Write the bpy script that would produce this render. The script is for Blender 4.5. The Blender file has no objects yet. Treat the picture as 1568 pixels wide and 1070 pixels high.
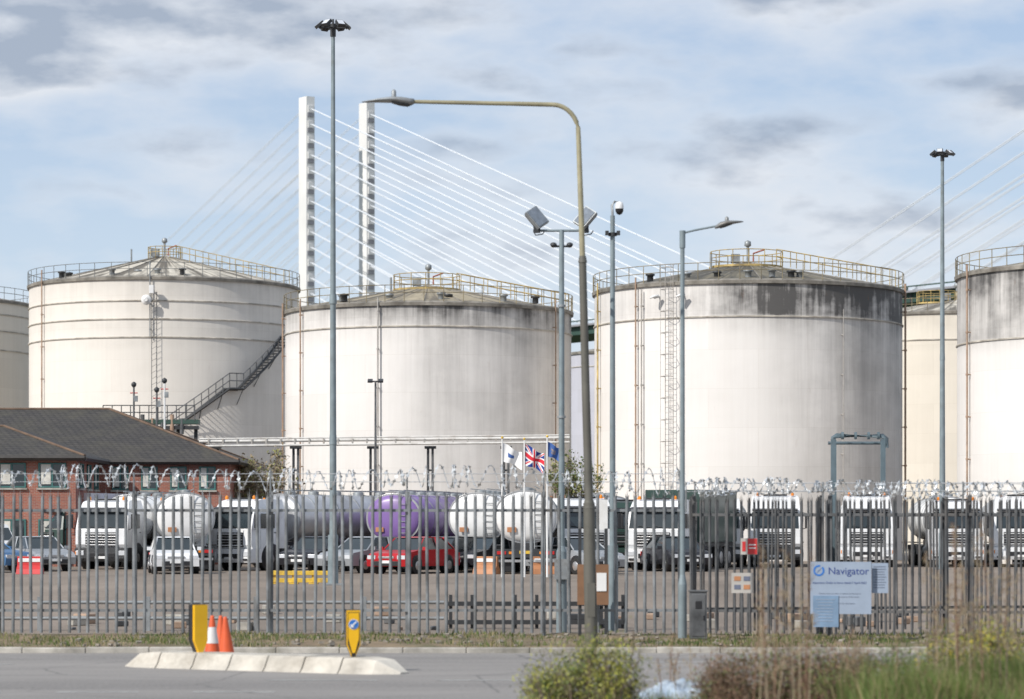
import bpy, math, random
from mathutils import Vector, Matrix
random.seed(7)
R=random.random
def U(a,b): return a+(b-a)*random.random()
F=4355.5; H=1.8; HY=809.0
def P(px,py,d): return Vector(((px-784)/F*d, d, H+(HY-py)/F*d))
def X(px,d): return (px-784)/F*d
def Z(py,d): return H+(HY-py)/F*d
sc=bpy.context.scene
# ---------------------------------------------------------------- materials
def nt(name):
    m=bpy.data.materials.new(name); m.use_nodes=True
    t=m.node_tree; return m,t,t.nodes['Principled BSDF']
def nd(t,typ,**k):
    n=t.nodes.new(typ)
    for a,b in k.items(): setattr(n,a,b)
    return n
def mixc(t,fac,a,b,mode='MIX'):
    n=nd(t,'ShaderNodeMix',data_type='RGBA',blend_type=mode)
    for s,v in ((n.inputs[0],fac),(n.inputs[6],a),(n.inputs[7],b)):
        if hasattr(v,'is_output'): t.links.new(v,s)
        elif isinstance(v,(tuple,list)): s.default_value=(*v[:3],1)
        else: s.default_value=v
    return n.outputs[2]
def mth(t,op,a,b=0.0,clamp=False):
    n=nd(t,'ShaderNodeMath',operation=op); n.use_clamp=clamp
    for s,v in zip(n.inputs,(a,b)):
        if hasattr(v,'is_output'): t.links.new(v,s)
        else: s.default_value=v
    return n.outputs[0]
def mapr(t,v,a,b,c=0.0,d=1.0):
    n=nd(t,'ShaderNodeMapRange'); t.links.new(v,n.inputs[0])
    for i,x in enumerate((a,b,c,d)): n.inputs[i+1].default_value=x
    return n.outputs[0]
def noise(t,vec,scale,detail=4,rough=.55,sc3=None):
    if sc3:
        mp=nd(t,'ShaderNodeMapping'); mp.inputs['Scale'].default_value=sc3
        t.links.new(vec,mp.inputs[0]); vec=mp.outputs[0]
    n=nd(t,'ShaderNodeTexNoise'); n.inputs['Scale'].default_value=scale
    n.inputs['Detail'].default_value=detail; n.inputs['Roughness'].default_value=rough
    t.links.new(vec,n.inputs['Vector']); return n.outputs['Fac']
MC={}
def mat(name,col,rough=.6,metal=0,var=.25,scale=3,bump=0,dirt=None,streak=False,spec=.5):
    if name in MC: return MC[name]
    m,t,b=nt(name); MC[name]=m
    tc=nd(t,'ShaderNodeTexCoord').outputs['Object']
    f=noise(t,tc,scale,5,.6,(1,1,.15) if streak else None)
    f=mapr(t,f,.3,.7)
    lo=tuple(c*(1-var) for c in col); hi=tuple(min(1,c*(1+var*.6)) for c in col)
    c=mixc(t,f,lo,hi)
    if dirt:
        g=mapr(t,noise(t,tc,scale*.4+.3,6,.7),.5,.72)
        c=mixc(t,mth(t,'MULTIPLY',g,.7),c,dirt)
    t.links.new(c,b.inputs['Base Color'])
    b.inputs['Roughness'].default_value=rough; b.inputs['Metallic'].default_value=metal
    b.inputs['Specular IOR Level'].default_value=spec
    if bump:
        bp=nd(t,'ShaderNodeBump'); bp.inputs['Strength'].default_value=bump; bp.inputs['Distance'].default_value=.02
        t.links.new(noise(t,tc,scale*8,6,.7),bp.inputs['Height']); t.links.new(bp.outputs[0],b.inputs['Normal'])
    return m
# ---------------------------------------------------------------- mesh builder
class MB:
    def __init__(s): s.v=[];s.f=[];s.m=[];s.s=[];s.mats=[]
    def mi(s,mt):
        if mt not in s.mats: s.mats.append(mt)
        return s.mats.index(mt)
    def add(s,vs,fs,mt,smooth=False):
        o=len(s.v); i=s.mi(mt); s.v.extend(tuple(v) for v in vs)
        for f in fs: s.f.append(tuple(o+k for k in f)); s.m.append(i); s.s.append(smooth)
    def box(s,c,sz,mt,M=None):
        a,b,d=sz[0]/2,sz[1]/2,sz[2]/2; c=Vector(c); vs=[]
        for z in(-d,d):
            for x,y in((-a,-b),(a,-b),(a,b),(-a,b)):
                q=Vector((x,y,z)); q=(M@q if M else q)+c; vs.append(q)
        s.add(vs,[(3,2,1,0),(4,5,6,7),(0,1,5,4),(1,2,6,5),(2,3,7,6),(3,0,4,7)],mt)
    def cyl(s,p0,p1,r0,r1,mt,n=10,caps=True):
        s.tube([p0,p1],[r0,r1],mt,n,caps)
    def tube(s,pts,r,mt,n=6,caps=True,closed=False):
        pts=[Vector(p) for p in pts]; k=len(pts)
        if not isinstance(r,(list,tuple)): r=[r]*k
        vs=[];fs=[]; ref=None
        for i,p in enumerate(pts):
            if closed: t=pts[(i+1)%k]-pts[i-1]
            else: t=pts[min(i+1,k-1)]-pts[max(i-1,0)]
            t.normalize()
            if ref is None: ref=Vector((0,0,1)) if abs(t.z)<.9 else Vector((1,0,0))
            a=t.cross(ref)
            if a.length<1e-4: a=t.cross(Vector((0,1,.3)))
            a.normalize(); b=t.cross(a)
            if abs(t.z)>.97 : 
                a=t.cross(Vector((0,1,0))); a.normalize(); b=t.cross(a)
            for j in range(n):
                g=2*math.pi*j/n; vs.append(p+a*(math.cos(g)*r[i])+b*(math.sin(g)*r[i]))
        for i in range(k if closed else k-1):
            i2=(i+1)%k
            for j in range(n): fs.append((i*n+j,i*n+(j+1)%n,i2*n+(j+1)%n,i2*n+j))
        s.add(vs,fs,mt,n>5)
        if caps and not closed: s.add(vs[:n],[tuple(range(n))],mt); s.add(vs[-n:],[tuple(range(n))[::-1]],mt)
    def loft(s,secs,mt,n=16,smooth=True,pw=2.0):
        vs=[];fs=[]
        for c,a,b in secs:
            c=Vector(c);a=Vector(a);b=Vector(b)
            for j in range(n):
                g=2*math.pi*j/n; cc=math.cos(g); ss=math.sin(g)
                vs.append(c+a*math.copysign(abs(cc)**(2/pw),cc)+b*math.copysign(abs(ss)**(2/pw),ss))
        for i in range(len(secs)-1):
            for j in range(n): fs.append((i*n+j,i*n+(j+1)%n,(i+1)*n+(j+1)%n,(i+1)*n+j))
        fs.append(tuple(range(n))[::-1]); fs.append(tuple((len(secs)-1)*n+j for j in range(n)))
        s.add(vs,fs,mt,smooth)
    def lathe(s,prof,c,mt,n=24,smooth=True):
        c=Vector(c); vs=[];fs=[]
        for r,z in prof:
            for j in range(n):
                g=2*math.pi*j/n; vs.append(c+Vector((r*math.cos(g),r*math.sin(g),z)))
        for i in range(len(prof)-1):
            for j in range(n): fs.append((i*n+j,i*n+(j+1)%n,(i+1)*n+(j+1)%n,(i+1)*n+j))
        s.add(vs,fs,mt,smooth)
    def prismx(s,prof,x0,x1,mt,tap=None):
        n=len(prof); vs=[]
        for sx in(x0,x1):
            for i,(y,z) in enumerate(prof):
                ins=(tap or {}).get(i,0); vs.append((sx+(ins if sx==min(x0,x1) else -ins),y,z))
        fs=[tuple(range(n)),tuple(range(n,2*n))[::-1]]
        for i in range(n): fs.append((i,n+i,n+(i+1)%n,(i+1)%n))
        s.add(vs,fs,mt)
    def build(s,name,loc=(0,0,0),rz=0,parent=None,bevel=0,seg=2):
        me=bpy.data.meshes.new(name); me.from_pydata(s.v,[],s.f)
        for m in s.mats: me.materials.append(m)
        me.polygons.foreach_set('material_index',s.m); me.polygons.foreach_set('use_smooth',s.s)
        me.update(); o=bpy.data.objects.new(name,me); sc.collection.objects.link(o)
        o.location=loc; o.rotation_euler=(0,0,math.radians(rz))
        if parent: o.parent=parent
        if bevel:
            md=o.modifiers.new('b','BEVEL'); md.width=bevel; md.segments=seg; md.limit_method='ANGLE'; md.angle_limit=.7
        return o
def empty(name,loc=(0,0,0),rz=0):
    o=bpy.data.objects.new(name,None); sc.collection.objects.link(o); o.location=loc; o.rotation_euler=(0,0,math.radians(rz)); return o
# ---------------------------------------------------------------- common mats
galv=mat('galvanised_steel',(.30,.32,.33),.5,.35,.3,4,dirt=(.16,.13,.1))
galvF=mat('fence_galvanised',(.25,.265,.275),.55,.3,.55,2.2,dirt=(.10,.085,.07))
galvD=mat('weathered_steel',(.13,.135,.14),.6,.2,.6,3,dirt=(.09,.065,.045))
polegrey=mat('grey_pole_paint',(.22,.27,.29),.5,.1,.25,2,dirt=(.15,.15,.13))
darkm=mat('dark_metal',(.04,.042,.045),.5,.1,.2,4)
black=mat('black_plastic',(.02,.02,.022),.45,0,.2,5)
tyre=mat('tyre_rubber',(.02,.02,.02),.85,0,.3,8)
glass=mat('vehicle_glass',(.02,.03,.035),.08,0,.2,1,spec=.8)
chrome=mat('hub_metal',(.45,.45,.45),.35,.6,.2,4)
yel=mat('safety_yellow',(.70,.46,.05),.55,0,.3,6,dirt=(.25,.17,.08))
railg=mat('handrail_grey',(.20,.205,.20),.6,.1,.3,3)
white=mat('white_paint',(.78,.78,.77),.35,0,.08,1.5,dirt=(.5,.48,.44))
red=mat('red_paint',(.55,.03,.03),.4,0,.2,2)
redl=mat('red_lens',(.5,.02,.02),.2,0,.1,2)
amber=mat('amber_lens',(.8,.25,.02),.25,0,.1,2)
headl=mat('headlamp',(.7,.72,.75),.1,.2,.1,3)
# ---------------------------------------------------------------- tank materials
def tankmat(name,base,dark=(.045,.043,.042)):
    m,t,b=nt(name)
    uv=nd(t,'ShaderNodeUVMap').outputs[0]
    at=nd(t,'ShaderNodeAttribute',attribute_name='stain_shade').outputs['Fac']
    st=mapr(t,noise(t,uv,1,6,.6,(.8,.06,1)),.35,.65)
    st2=mapr(t,noise(t,uv,1,5,.7,(3.2,.12,1)),.38,.64)
    bl=mapr(t,noise(t,uv,.22,6,.6),.35,.65)
    pat=mapr(t,noise(t,uv,1,7,.62,(.35,.5,1)),.4,.62)
    br=nd(t,'ShaderNodeTexBrick'); t.links.new(uv,br.inputs['Vector'])
    br.inputs['Scale'].default_value=1; br.inputs['Brick Width'].default_value=5.5; br.inputs['Row Height'].default_value=2.15
    br.inputs['Mortar Size'].default_value=.012; br.inputs['Mortar Smooth'].default_value=.3
    br.inputs['Color1'].default_value=(1,1,1,1); br.inputs['Color2'].default_value=(.94,.94,.935,1); br.inputs['Mortar'].default_value=(.88,.87,.85,1)
    c=mixc(t,1.0,base,br.outputs['Color'],'MULTIPLY')
    c=mixc(t,mth(t,'MULTIPLY',bl,.12),c,tuple(x*.72 for x in base))
    c=mixc(t,mth(t,'MULTIPLY',st2,.06),c,(.45,.38,.30))
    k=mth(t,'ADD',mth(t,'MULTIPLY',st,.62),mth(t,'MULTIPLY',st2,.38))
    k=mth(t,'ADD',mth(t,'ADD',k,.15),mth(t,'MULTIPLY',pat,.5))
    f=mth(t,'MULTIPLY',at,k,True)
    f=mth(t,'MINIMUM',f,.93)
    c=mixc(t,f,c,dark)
    rz=mapr(t,noise(t,uv,1,7,.7,(2.2,.5,1)),.62,.75)
    c=mixc(t,mth(t,'MULTIPLY',rz,mth(t,'ADD',mth(t,'MULTIPLY',at,.5),.08,True)),c,(.22,.11,.05))
    t.links.new(c,b.inputs['Base Color']); b.inputs['Roughness'].default_value=.6; b.inputs['Specular IOR Level'].default_value=.3
    bp=nd(t,'ShaderNodeBump'); bp.inputs['Strength'].default_value=.3; bp.inputs['Distance'].default_value=.15
    t.links.new(noise(t,uv,1,2,.5,(.3,.45,1)),bp.inputs['Height']); t.links.new(bp.outputs[0],b.inputs['Normal'])
    return m
def roofmat(name,a,b2,amt=.6):
    m,t,b=nt(name); uv=nd(t,'ShaderNodeUVMap').outputs[0]
    n=mapr(t,noise(t,uv,1,4,.6,(4,.10,1)),.44,.56); n2=mapr(t,noise(t,uv,1,6,.6,(6,1.0,1)),.35,.65)
    c=mixc(t,mth(t,'MULTIPLY',n,amt),a,b2); c=mixc(t,mth(t,'MULTIPLY',n2,.4),c,b2)
    t.links.new(c,b.inputs['Base Color']); b.inputs['Roughness'].default_value=.7
    return m
def railing(mb,pts,mt,h=1.1,r=.03,closed=True,post=1,mid=True,toe=False):
    for k in ([h,h*.55] if mid else [h]): mb.tube([(x,y,z+k) for x,y,z in pts],r,mt,4,False,closed)
    for p in pts[::post]: mb.cyl(p,(p[0],p[1],p[2]+h),r,r,mt,4,False)
def tank(name,cx,d,Rp,ytop,yapex,base,stain_shade,rings,rail,roofm,dark=(.045,.043,.042),plat=None,n=144,roofstair=None,platcol=None,railh=.95,rr2=.022):
    x=X(cx,d); r=Rp/F*d; r=r*math.sqrt(max(.5,1-(r/d)**2)); zt=Z(ytop,d-r); za=Z(yapex,d)
    e=empty(name,(x,d,0))
    nz=60; vs=[];fs=[];uvs=[];sv=[]
    zr=sorted([Z(q,d-r) for q in rings],reverse=True)
    for k in range(nz+1):
        z=zt*k/nz
        for j in range(n+1):
            th=-math.pi+2*math.pi*j/n
            vs.append((r*math.sin(th),-r*math.cos(th),z)); uvs.append((th*r+cx*.37,z+cx*.11)); sv.append(max(0,stain_shade(math.sin(th) if abs(th)<math.pi/2 else math.copysign(1,th),z,zt,zr)))
    w=n+1
    for k in range(nz):
        for j in range(n): fs.append((k*w+j,k*w+j+1,(k+1)*w+j+1,(k+1)*w+j))
    me=bpy.data.meshes.new('shell'); me.from_pydata(vs,[],fs); me.materials.append(tankmat(name+'_shell_paint',base,dark))
    me.polygons.foreach_set('use_smooth',[True]*len(fs))
    ul=me.uv_layers.new(name='UVMap')
    for l in me.loops: ul.data[l.index].uv=uvs[l.vertex_index]
    at=me.attributes.new('stain_shade','FLOAT','POINT'); at.data.foreach_set('value',sv)
    o=bpy.data.objects.new('shell',me); sc.collection.objects.link(o); o.parent=e
    vs=[];fs=[];uvs=[];m=10
    for k in range(m+1):
        rr=(r+.12)*(1-k/m)+.01; z=zt+.03+(za-zt)*(k/m)
        for j in range(n+1):
            th=2*math.pi*j/n; vs.append((rr*math.sin(th),-rr*math.cos(th),z)); uvs.append((th*2+cx,k/m*r))
    for k in range(m):
        for j in range(n): fs.append((k*w+j,k*w+j+1,(k+1)*w+j+1,(k+1)*w+j))
    me=bpy.data.meshes.new('roof'); me.from_pydata(vs,[],fs); me.materials.append(roofm)
    me.polygons.foreach_set('use_smooth',[True]*len(fs)); ul=me.uv_layers.new(name='UVMap')
    for l in me.loops: ul.data[l.index].uv=uvs[l.vertex_index]
    o=bpy.data.objects.new('roof',me); sc.collection.objects.link(o); o.parent=e
    mb=MB(); gm=mat(name+'_girder',tuple(c*.62 for c in base),.7,0,.5,1.5,dirt=(.16,.13,.10))
    rw=mat(name+'_rim',tuple(c*.32 for c in base),.7,0,.6,1.2,dirt=(.08,.065,.05))
    for z in zr: mb.lathe([(r-.02,z-.03),(r+.07,z-.03),(r+.07,z+.03),(r-.02,z+.06)],(0,0,0),gm,n,False)
    mb.lathe([(r-.02,zt-.16),(r+.13,zt-.16),(r+.15,zt+.02),(r-.05,zt+.12)],(0,0,0),rw,n,False)
    for i in range(24):
        a=2*math.pi*i/24; mb.tube([((r)*math.sin(a),-(r)*math.cos(a),zt+.06),(.6*math.sin(a),-.6*math.cos(a),za-.08)],.03,rw,4,False)
    mb.build('wind_girders',parent=e)
    mb=MB(); k=48
    pts=[((r+.08)*math.sin(2*math.pi*j/k),-(r+.08)*math.cos(2*math.pi*j/k),zt+.06) for j in range(k)]
    if rail: railing(mb,pts,rail,railh,rr2)
    pc=platcol or rail
    if plat:
        pr,ox=plat; zz=za-.25
        pts=[(ox+pr*math.sin(2*math.pi*j/14),-pr*math.cos(2*math.pi*j/14),zz) for j in range(14)]
        railing(mb,pts,pc,.85,.025)
        mb.lathe([(pr+.05,zz-.12),(pr+.05,zz),(0.01,zz+.01)],(ox,0,0),pc,16,False)
        mb.cyl((0,0,za),(0,0,za+1.0),.07,.07,galv,8); mb.lathe([(.01,.4),(.18,.32),(.2,.08),(.08,0)],(0,0,za+.9),galv,10)
        mb.box((-.7,.2,za+.25),(.5,.5,.5),galv); mb.tube([(.3,-.3,za),(.3,-.3,za+.5),(.9,-.5,za+.7)],.05,prust0,6)
        if roofstair is not None:
            a=math.radians(roofstair); p0=Vector((ox+pr*math.sin(a),-pr*math.cos(a),zz)); p1=Vector((r*math.sin(a),-r*math.cos(a),zt+.1))
            sd=Vector((math.cos(a),math.sin(a),0))*.45
            for s2 in(-1,1):
                ps=[p0.lerp(p1,i/8)+sd*s2 for i in range(9)]
                railing(mb,[tuple(p) for p in ps],pc,.9,.024,False)
    mb.build('handrails',parent=e)
    return e,x,d,r,zt,za
def on(t,s,z,off=0):
    th=math.asin(max(-1,min(1,s))); return Vector(((t[3]+off)*math.sin(th),-(t[3]+off)*math.cos(th),z))
def ladder(t,s,z0,z1,cage=True,mt=None,w=.25):
    mt=mt or galv; mb=MB(); th=math.asin(s); tg=Vector((math.cos(th),math.sin(th),0)); nr=Vector((math.sin(th),-math.cos(th),0))
    p=nr*(t[3]+.25)
    for k in(-w,w): mb.cyl(p+tg*k+Vector((0,0,z0)),p+tg*k+Vector((0,0,z1)),.022,.022,mt,4,False)
    z=z0
    while z<z1: mb.cyl(p-tg*w+Vector((0,0,z)),p+tg*w+Vector((0,0,z+(0 if cage else .2))),.012,.012,mt,4,False); z+=.3 if cage else .4
    if cage:
        z=z0+2
        while z<z1:
            hoop=[p-tg*.25,p-tg*.33+nr*.4,p+nr*.65,p+tg*.33+nr*.4,p+tg*.25]
            mb.tube([q+Vector((0,0,z)) for q in hoop],.02,mt,4,False); z+=1.2
        for q in (p-tg*.33+nr*.4,p+tg*.33+nr*.4): mb.cyl(q+Vector((0,0,z0+2)),q+Vector((0,0,z1)),.012,.012,mt,4,False)
    mb.build('ladder',parent=t[0])
def vpipe(t,s,z0,z1,r=.06,mt=None,off=.2):
    mb=MB(); mt=mt or galv; a=on(t,s,z0,off); b=on(t,s,z1,off); mb.cyl(a,b,r,r,mt,8)
    z=z0+.5
    while z<z1: mb.cyl(on(t,s,z,0),on(t,s,z,off),.03,.03,mt,4); mb.cyl(on(t,s,z-.05,off),on(t,s,z+.05,off),r*1.6,r*1.6,mt,8); z+=2.2
    mb.build('pipe',parent=t[0])
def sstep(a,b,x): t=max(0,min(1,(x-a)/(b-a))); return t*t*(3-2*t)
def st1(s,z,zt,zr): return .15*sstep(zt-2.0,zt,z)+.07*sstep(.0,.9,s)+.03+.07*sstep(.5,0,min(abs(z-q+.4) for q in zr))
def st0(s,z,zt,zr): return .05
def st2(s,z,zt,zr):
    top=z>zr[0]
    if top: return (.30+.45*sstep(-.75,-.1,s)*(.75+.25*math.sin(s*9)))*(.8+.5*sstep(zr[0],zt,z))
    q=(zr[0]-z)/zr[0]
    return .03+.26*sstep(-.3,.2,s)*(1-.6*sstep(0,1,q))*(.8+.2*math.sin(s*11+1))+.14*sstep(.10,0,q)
def stain_shade3(s,z,zt,zr):
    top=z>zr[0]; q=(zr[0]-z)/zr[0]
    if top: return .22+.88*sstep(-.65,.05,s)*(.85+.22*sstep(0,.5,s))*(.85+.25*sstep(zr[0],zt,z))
    return .03+.28*sstep(-.05,.5,s)*(1-.6*sstep(0,1,q))+.22*sstep(.10,0,q)*sstep(-.8,0,s)  # right-hand weight: grime plus shading away from the sun, painted into the wall
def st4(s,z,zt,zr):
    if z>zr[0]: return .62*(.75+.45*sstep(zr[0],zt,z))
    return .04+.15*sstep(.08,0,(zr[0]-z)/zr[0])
cream=(.80,.755,.69); whit=(.80,.77,.735); crm2=(.75,.69,.59)
prust0=mat('valve_red_brown',(.30,.09,.05),.7,0,.3,3)
rf1=roofmat('roof_cream',(.66,.61,.51),(.09,.075,.055),.9)
rf2=roofmat('roof_tan',(.40,.34,.23),(.10,.085,.065),.8)
rf3=roofmat('roof_brown',(.19,.165,.11),(.045,.042,.035),.8)
yrail=mat('yellow_rail',(.46,.34,.13),.65,0,.6,1.5,dirt=(.16,.12,.08))
mrail=mat('faded_rail',(.30,.25,.15),.65,0,.7,.8,dirt=(.11,.09,.07))
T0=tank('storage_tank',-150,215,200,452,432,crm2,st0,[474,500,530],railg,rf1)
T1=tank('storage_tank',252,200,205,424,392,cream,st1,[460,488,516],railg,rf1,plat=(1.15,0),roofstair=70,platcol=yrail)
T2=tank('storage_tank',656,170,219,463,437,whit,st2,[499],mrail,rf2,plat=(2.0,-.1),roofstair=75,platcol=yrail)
T3=tank('storage_tank',1145,165,235,429,402,whit,stain_shade3,[484],mrail,rf3,plat=(2.1,-.1),roofstair=62,platcol=yrail)
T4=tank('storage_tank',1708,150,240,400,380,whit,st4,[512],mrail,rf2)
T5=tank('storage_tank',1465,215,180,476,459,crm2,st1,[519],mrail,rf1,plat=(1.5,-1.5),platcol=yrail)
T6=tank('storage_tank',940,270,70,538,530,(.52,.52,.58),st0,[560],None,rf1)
pgrey=mat('pipe_grey',(.42,.40,.37),.6,0,.3,3,dirt=(.2,.15,.1))
prust=mat('pipe_rust',(.40,.28,.20),.7,0,.4,3,dirt=(.2,.1,.06))
vpipe(T1,(88-252)/205,.5,T1[4]+.8,.05,prust); ladder(T1,.05,1,T1[4]-1,False,galvD,.17)
vpipe(T1,.02,T1[4]-4,T1[4]+1,.04)
vpipe(T2,(473-656)/219,.5,T2[4]+.5,.045,prust); vpipe(T2,(590-656)/219,.5,T2[4]+.3,.045,pgrey); vpipe(T2,(441-656)/219,.5,T2[4]+.5,.05,prust)
vpipe(T2,(845-656)/219,2,T2[4]+.5,.04,prust)
ladder(T3,(1017-1145)/235,1,T3[4]+1,True,pgrey); vpipe(T3,(970-1145)/235,.5,T3[4]+.4,.045,prust); vpipe(T3,(978-1145)/235,.5,T3[4]-.3,.04,pgrey)
vpipe(T3,(918-1145)/235,.5,T3[4]+.4,.05,yrail);vpipe(T3,(1374-1145)/235,.5,T3[4]+.4,.06,prust)
vpipe(T3,(1265-1145)/235,1,T3[4]-1.5,.025,pgrey)
vpipe(T4,(1476-1708)/240,.5,T4[4]+.4,.05,prust)
mb=MB(); p=on(T1,.0,Z(460,190.6),.6); mb.loft([(p+Vector((0,-.1*k,0)),(.36-.12*k*k,0,0),(0,0,.36-.12*k*k)) for k in range(3)],white,14); mb.cyl(p,on(T1,0,Z(460,190.6),0),.06,.06,galv,6)
p=on(T1,.035,Z(444,190.6),.6); mb.box(p,(.3,.3,.55),white); mb.cyl(p,on(T1,.035,Z(444,190.6),0),.06,.06,galv,6); mb.build('dish_antenna',parent=T1[0],bevel=.02)
mb=MB()
for s in((1000-1145)/235,(1035-1145)/235):
    p=on(T3,s,Z(455,157),.5); mb.loft([(p+Vector((-.25,-.1,.0)),(0,.08,0),(0,0,.05)),(p+Vector((0,0,.1)),(0,.16,0),(0,0,.09)),(p+Vector((.25,0,.14)),(0,.1,0),(0,0,.06))],white,10); mb.cyl(p,on(T3,s,Z(452,157),0),.04,.04,galv,5)
mb.build('tank_lamps',parent=T3[0])
for T in (T1,T2,T3):
    mb=MB()
    for i in range(7):
        s=U(-.85,.85); p=on(T,s,T[4]+.25,-U(.6,2.5)); mb.lathe([(.18,0),(.18,.3),(.26,.33),(.26,.42),(.01,.47)],p,darkm if i%2 else galv,10)
    p=Vector((-2.2,-1,T[5])); mb.cyl(p-Vector((0,0,.5)),p+Vector((0,0,.4)),.06,.06,galv,6); mb.build('roof_vents',parent=T[0])
mb=MB(); key=[(64.5,15.0),(38,11.2),(32,11.2),(-34,3.0),(-52,0.2)]
pts=[]
for (a0,z0),(a1,z1) in zip(key,key[1:]):
    m=max(4,int(abs(a1-a0)/1.4))
    for i in range(m): pts.append((a0+(a1-a0)*i/m,z0+(z1-z0)*i/m))
pts.append(key[-1])
def cy(a,z,off): a=math.radians(a); return Vector(((T1[3]+off)*math.sin(a),-(T1[3]+off)*math.cos(a),z))
for off in(.08,.85): mb.tube([cy(a,z,off) for a,z in pts],.09,darkm,4,False)
for h in(.55,1.05): mb.tube([cy(a,z+h,.87) for a,z in pts],.035,galvD,4,False)
for a,z in pts: mb.tube([cy(a,z,.06),cy(a,z,.88)],.045,darkm,4,False)
for a,z in pts[::2]: mb.cyl(cy(a,z,.87),cy(a,z+1.05,.87),.03,.03,galvD,4,False)
for a,z in pts[::6]: mb.cyl(cy(a,z,.8),cy(a,max(.1,z-1.0),.02),.04,.04,galvD,4,False)
mb.build('spiral_stair',parent=T1[0])
# ---------------------------------------------------------------- ground
def groundmat():
    m,t,b=nt('yard_ground'); tc=nd(t,'ShaderNodeTexCoord').outputs['Object']
    a=mapr(t,noise(t,tc,.12,6,.6,(1,.35,1)),.35,.65); g=noise(t,tc,9,8,.75); 
    c=mixc(t,a,(.20,.16,.125),(.34,.275,.22)); c=mixc(t,mapr(t,g,.35,.7),mixc(t,.5,c,(.07,.06,.05)),c)
    s=nd(t,'ShaderNodeSeparateXYZ'); t.links.new(tc,s.inputs[0])
    far=mapr(t,s.outputs[1],220,260); c=mixc(t,far,c,(.06,.075,.035))
    t.links.new(c,b.inputs['Base Color']); b.inputs['Roughness'].default_value=.95
    bp=nd(t,'ShaderNodeBump'); bp.inputs['Strength'].default_value=.5; bp.inputs['Distance'].default_value=.03
    t.links.new(g,bp.inputs['Height']); t.links.new(bp.outputs[0],b.inputs['Normal']); return m
mb=MB(); mb.add([(-4000,-400,0),(4000,-400,0),(4000,8000,0),(-4000,8000,0)],[(0,1,2,3)],groundmat()); mb.build('ground')
def roadmat():
    m,t,b=nt('asphalt'); tc=nd(t,'ShaderNodeTexCoord').outputs['Object']
    g=noise(t,tc,22,8,.8); a=mapr(t,noise(t,tc,.5,6,.65,(.25,1.2,1)),.35,.65)
    c=mixc(t,a,(.135,.126,.118),(.245,.228,.21)); c=mixc(t,mapr(t,g,.4,.68),c,(.30,.28,.26))
    cr=nd(t,'ShaderNodeTexVoronoi',feature='DISTANCE_TO_EDGE'); cr.inputs['Scale'].default_value=.35
    w2=mixc(t,.12,tc,noise(t,tc,1.5,4,.6)); t.links.new(w2,cr.inputs[0])
    c=mixc(t,mapr(t,cr.outputs[0],.0,.008,.55,0),c,(.05,.05,.05))
    t.links.new(c,b.inputs['Base Color']); b.inputs['Roughness'].default_value=.85
    bp=nd(t,'ShaderNodeBump'); bp.inputs['Strength'].default_value=.4; bp.inputs['Distance'].default_value=.01
    t.links.new(g,bp.inputs['Height']); t.links.new(bp.outputs[0],b.inputs['Normal']); return m
KY=41.0
mb=MB(); mb.add([(-200,20,.004),(200,20,.004),(200,KY,.004),(-200,KY,.004)],[(0,1,2,3)],roadmat()); mb.build('road')
paint=mat('road_paint',(.45,.45,.43),.7,0,.5,5,dirt=(.21,.20,.19))
mb=MB()
def strip(x0,x1,y,w=.1,z=.008): mb.add([(x0,y-w/2,z),(x1,y-w/2,z),(x1,y+w/2,z),(x0,y+w/2,z)],[(0,1,2,3)],paint)
x=-14
while x<-3: strip(x,x+.9,31.2,.12); x+=1.5
x=-2.9
while x<3.5: strip(x,x+1.3,33.6,.1); x+=2.0
strip(-16,-6.6,37.6,.1); strip(1.5,14,38.2,.1)
mb.build('road_markings')
kerbm=mat('kerb_concrete',(.42,.395,.35),.85,0,.45,2.5,.3,dirt=(.14,.13,.09))
mb=MB(); x=-40
while x<40: mb.box((x+.455,KY+.07+U(-.006,.006),.035),(.909,.14,.10+U(-.01,.01)),kerbm); x+=.915
mb.build('kerb',bevel=.015)
soil=mat('verge_soil',(.21,.155,.095),.95,0,.5,2,.5,dirt=(.085,.11,.035))
mb=MB(); nx,ny=200,14; vs=[];fs=[]
for j in range(ny+1):
    for i in range(nx+1):
        y=KY+.14+(46.4-KY)*j/ny; vs.append((-40+80*i/nx,y,.075+.05*math.sin(i*1.3+j)*R()*(0<j<ny)))
for j in range(ny):
    for i in range(nx): fs.append((j*(nx+1)+i,j*(nx+1)+i+1,(j+1)*(nx+1)+i+1,(j+1)*(nx+1)+i))
mb.add(vs,fs,soil,True); mb.build('grass_verge')
gA=mat('grass_green',(.085,.13,.028),.8,0,.4,3); gB=mat('grass_straw',(.30,.25,.13),.8,0,.3,3); gC=mat('grass_dark',(.05,.075,.02),.8,0,.4,3); gO=mat('grass_olive',(.14,.14,.045),.8,0,.4,3); gL=mat('grass_fresh',(.14,.21,.05),.7,0,.4,3)
def blades(name,n,fx,fy,z0,h0,h1,w,mats,lean=.5,clump=None):
    mb=MB()
    for i in range(n):
        x,y=fx(),fy(); 
        if clump and not clump(x,y): continue
        h=U(h0,h1)*(.78+.3*math.sin(x*3.1+y*2)); a=U(0,6.28); lx,ly=math.cos(a)*h*lean*R(),math.sin(a)*h*lean*R(); b=U(0,3.14); wx,wy=math.cos(b)*w,math.sin(b)*w*.3
        z=z0
        mb.add([(x-wx,y-wy,z),(x+wx,y+wy,z),(x+lx*.4+wx*.7,y+ly*.4,z+h*.6),(x+lx*.4-wx*.7,y+ly*.4,z+h*.6),(x+lx,y+ly,z+h)],[(0,1,2,3),(3,2,4)],random.choice(mats))
    return mb.build(name)
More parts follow.
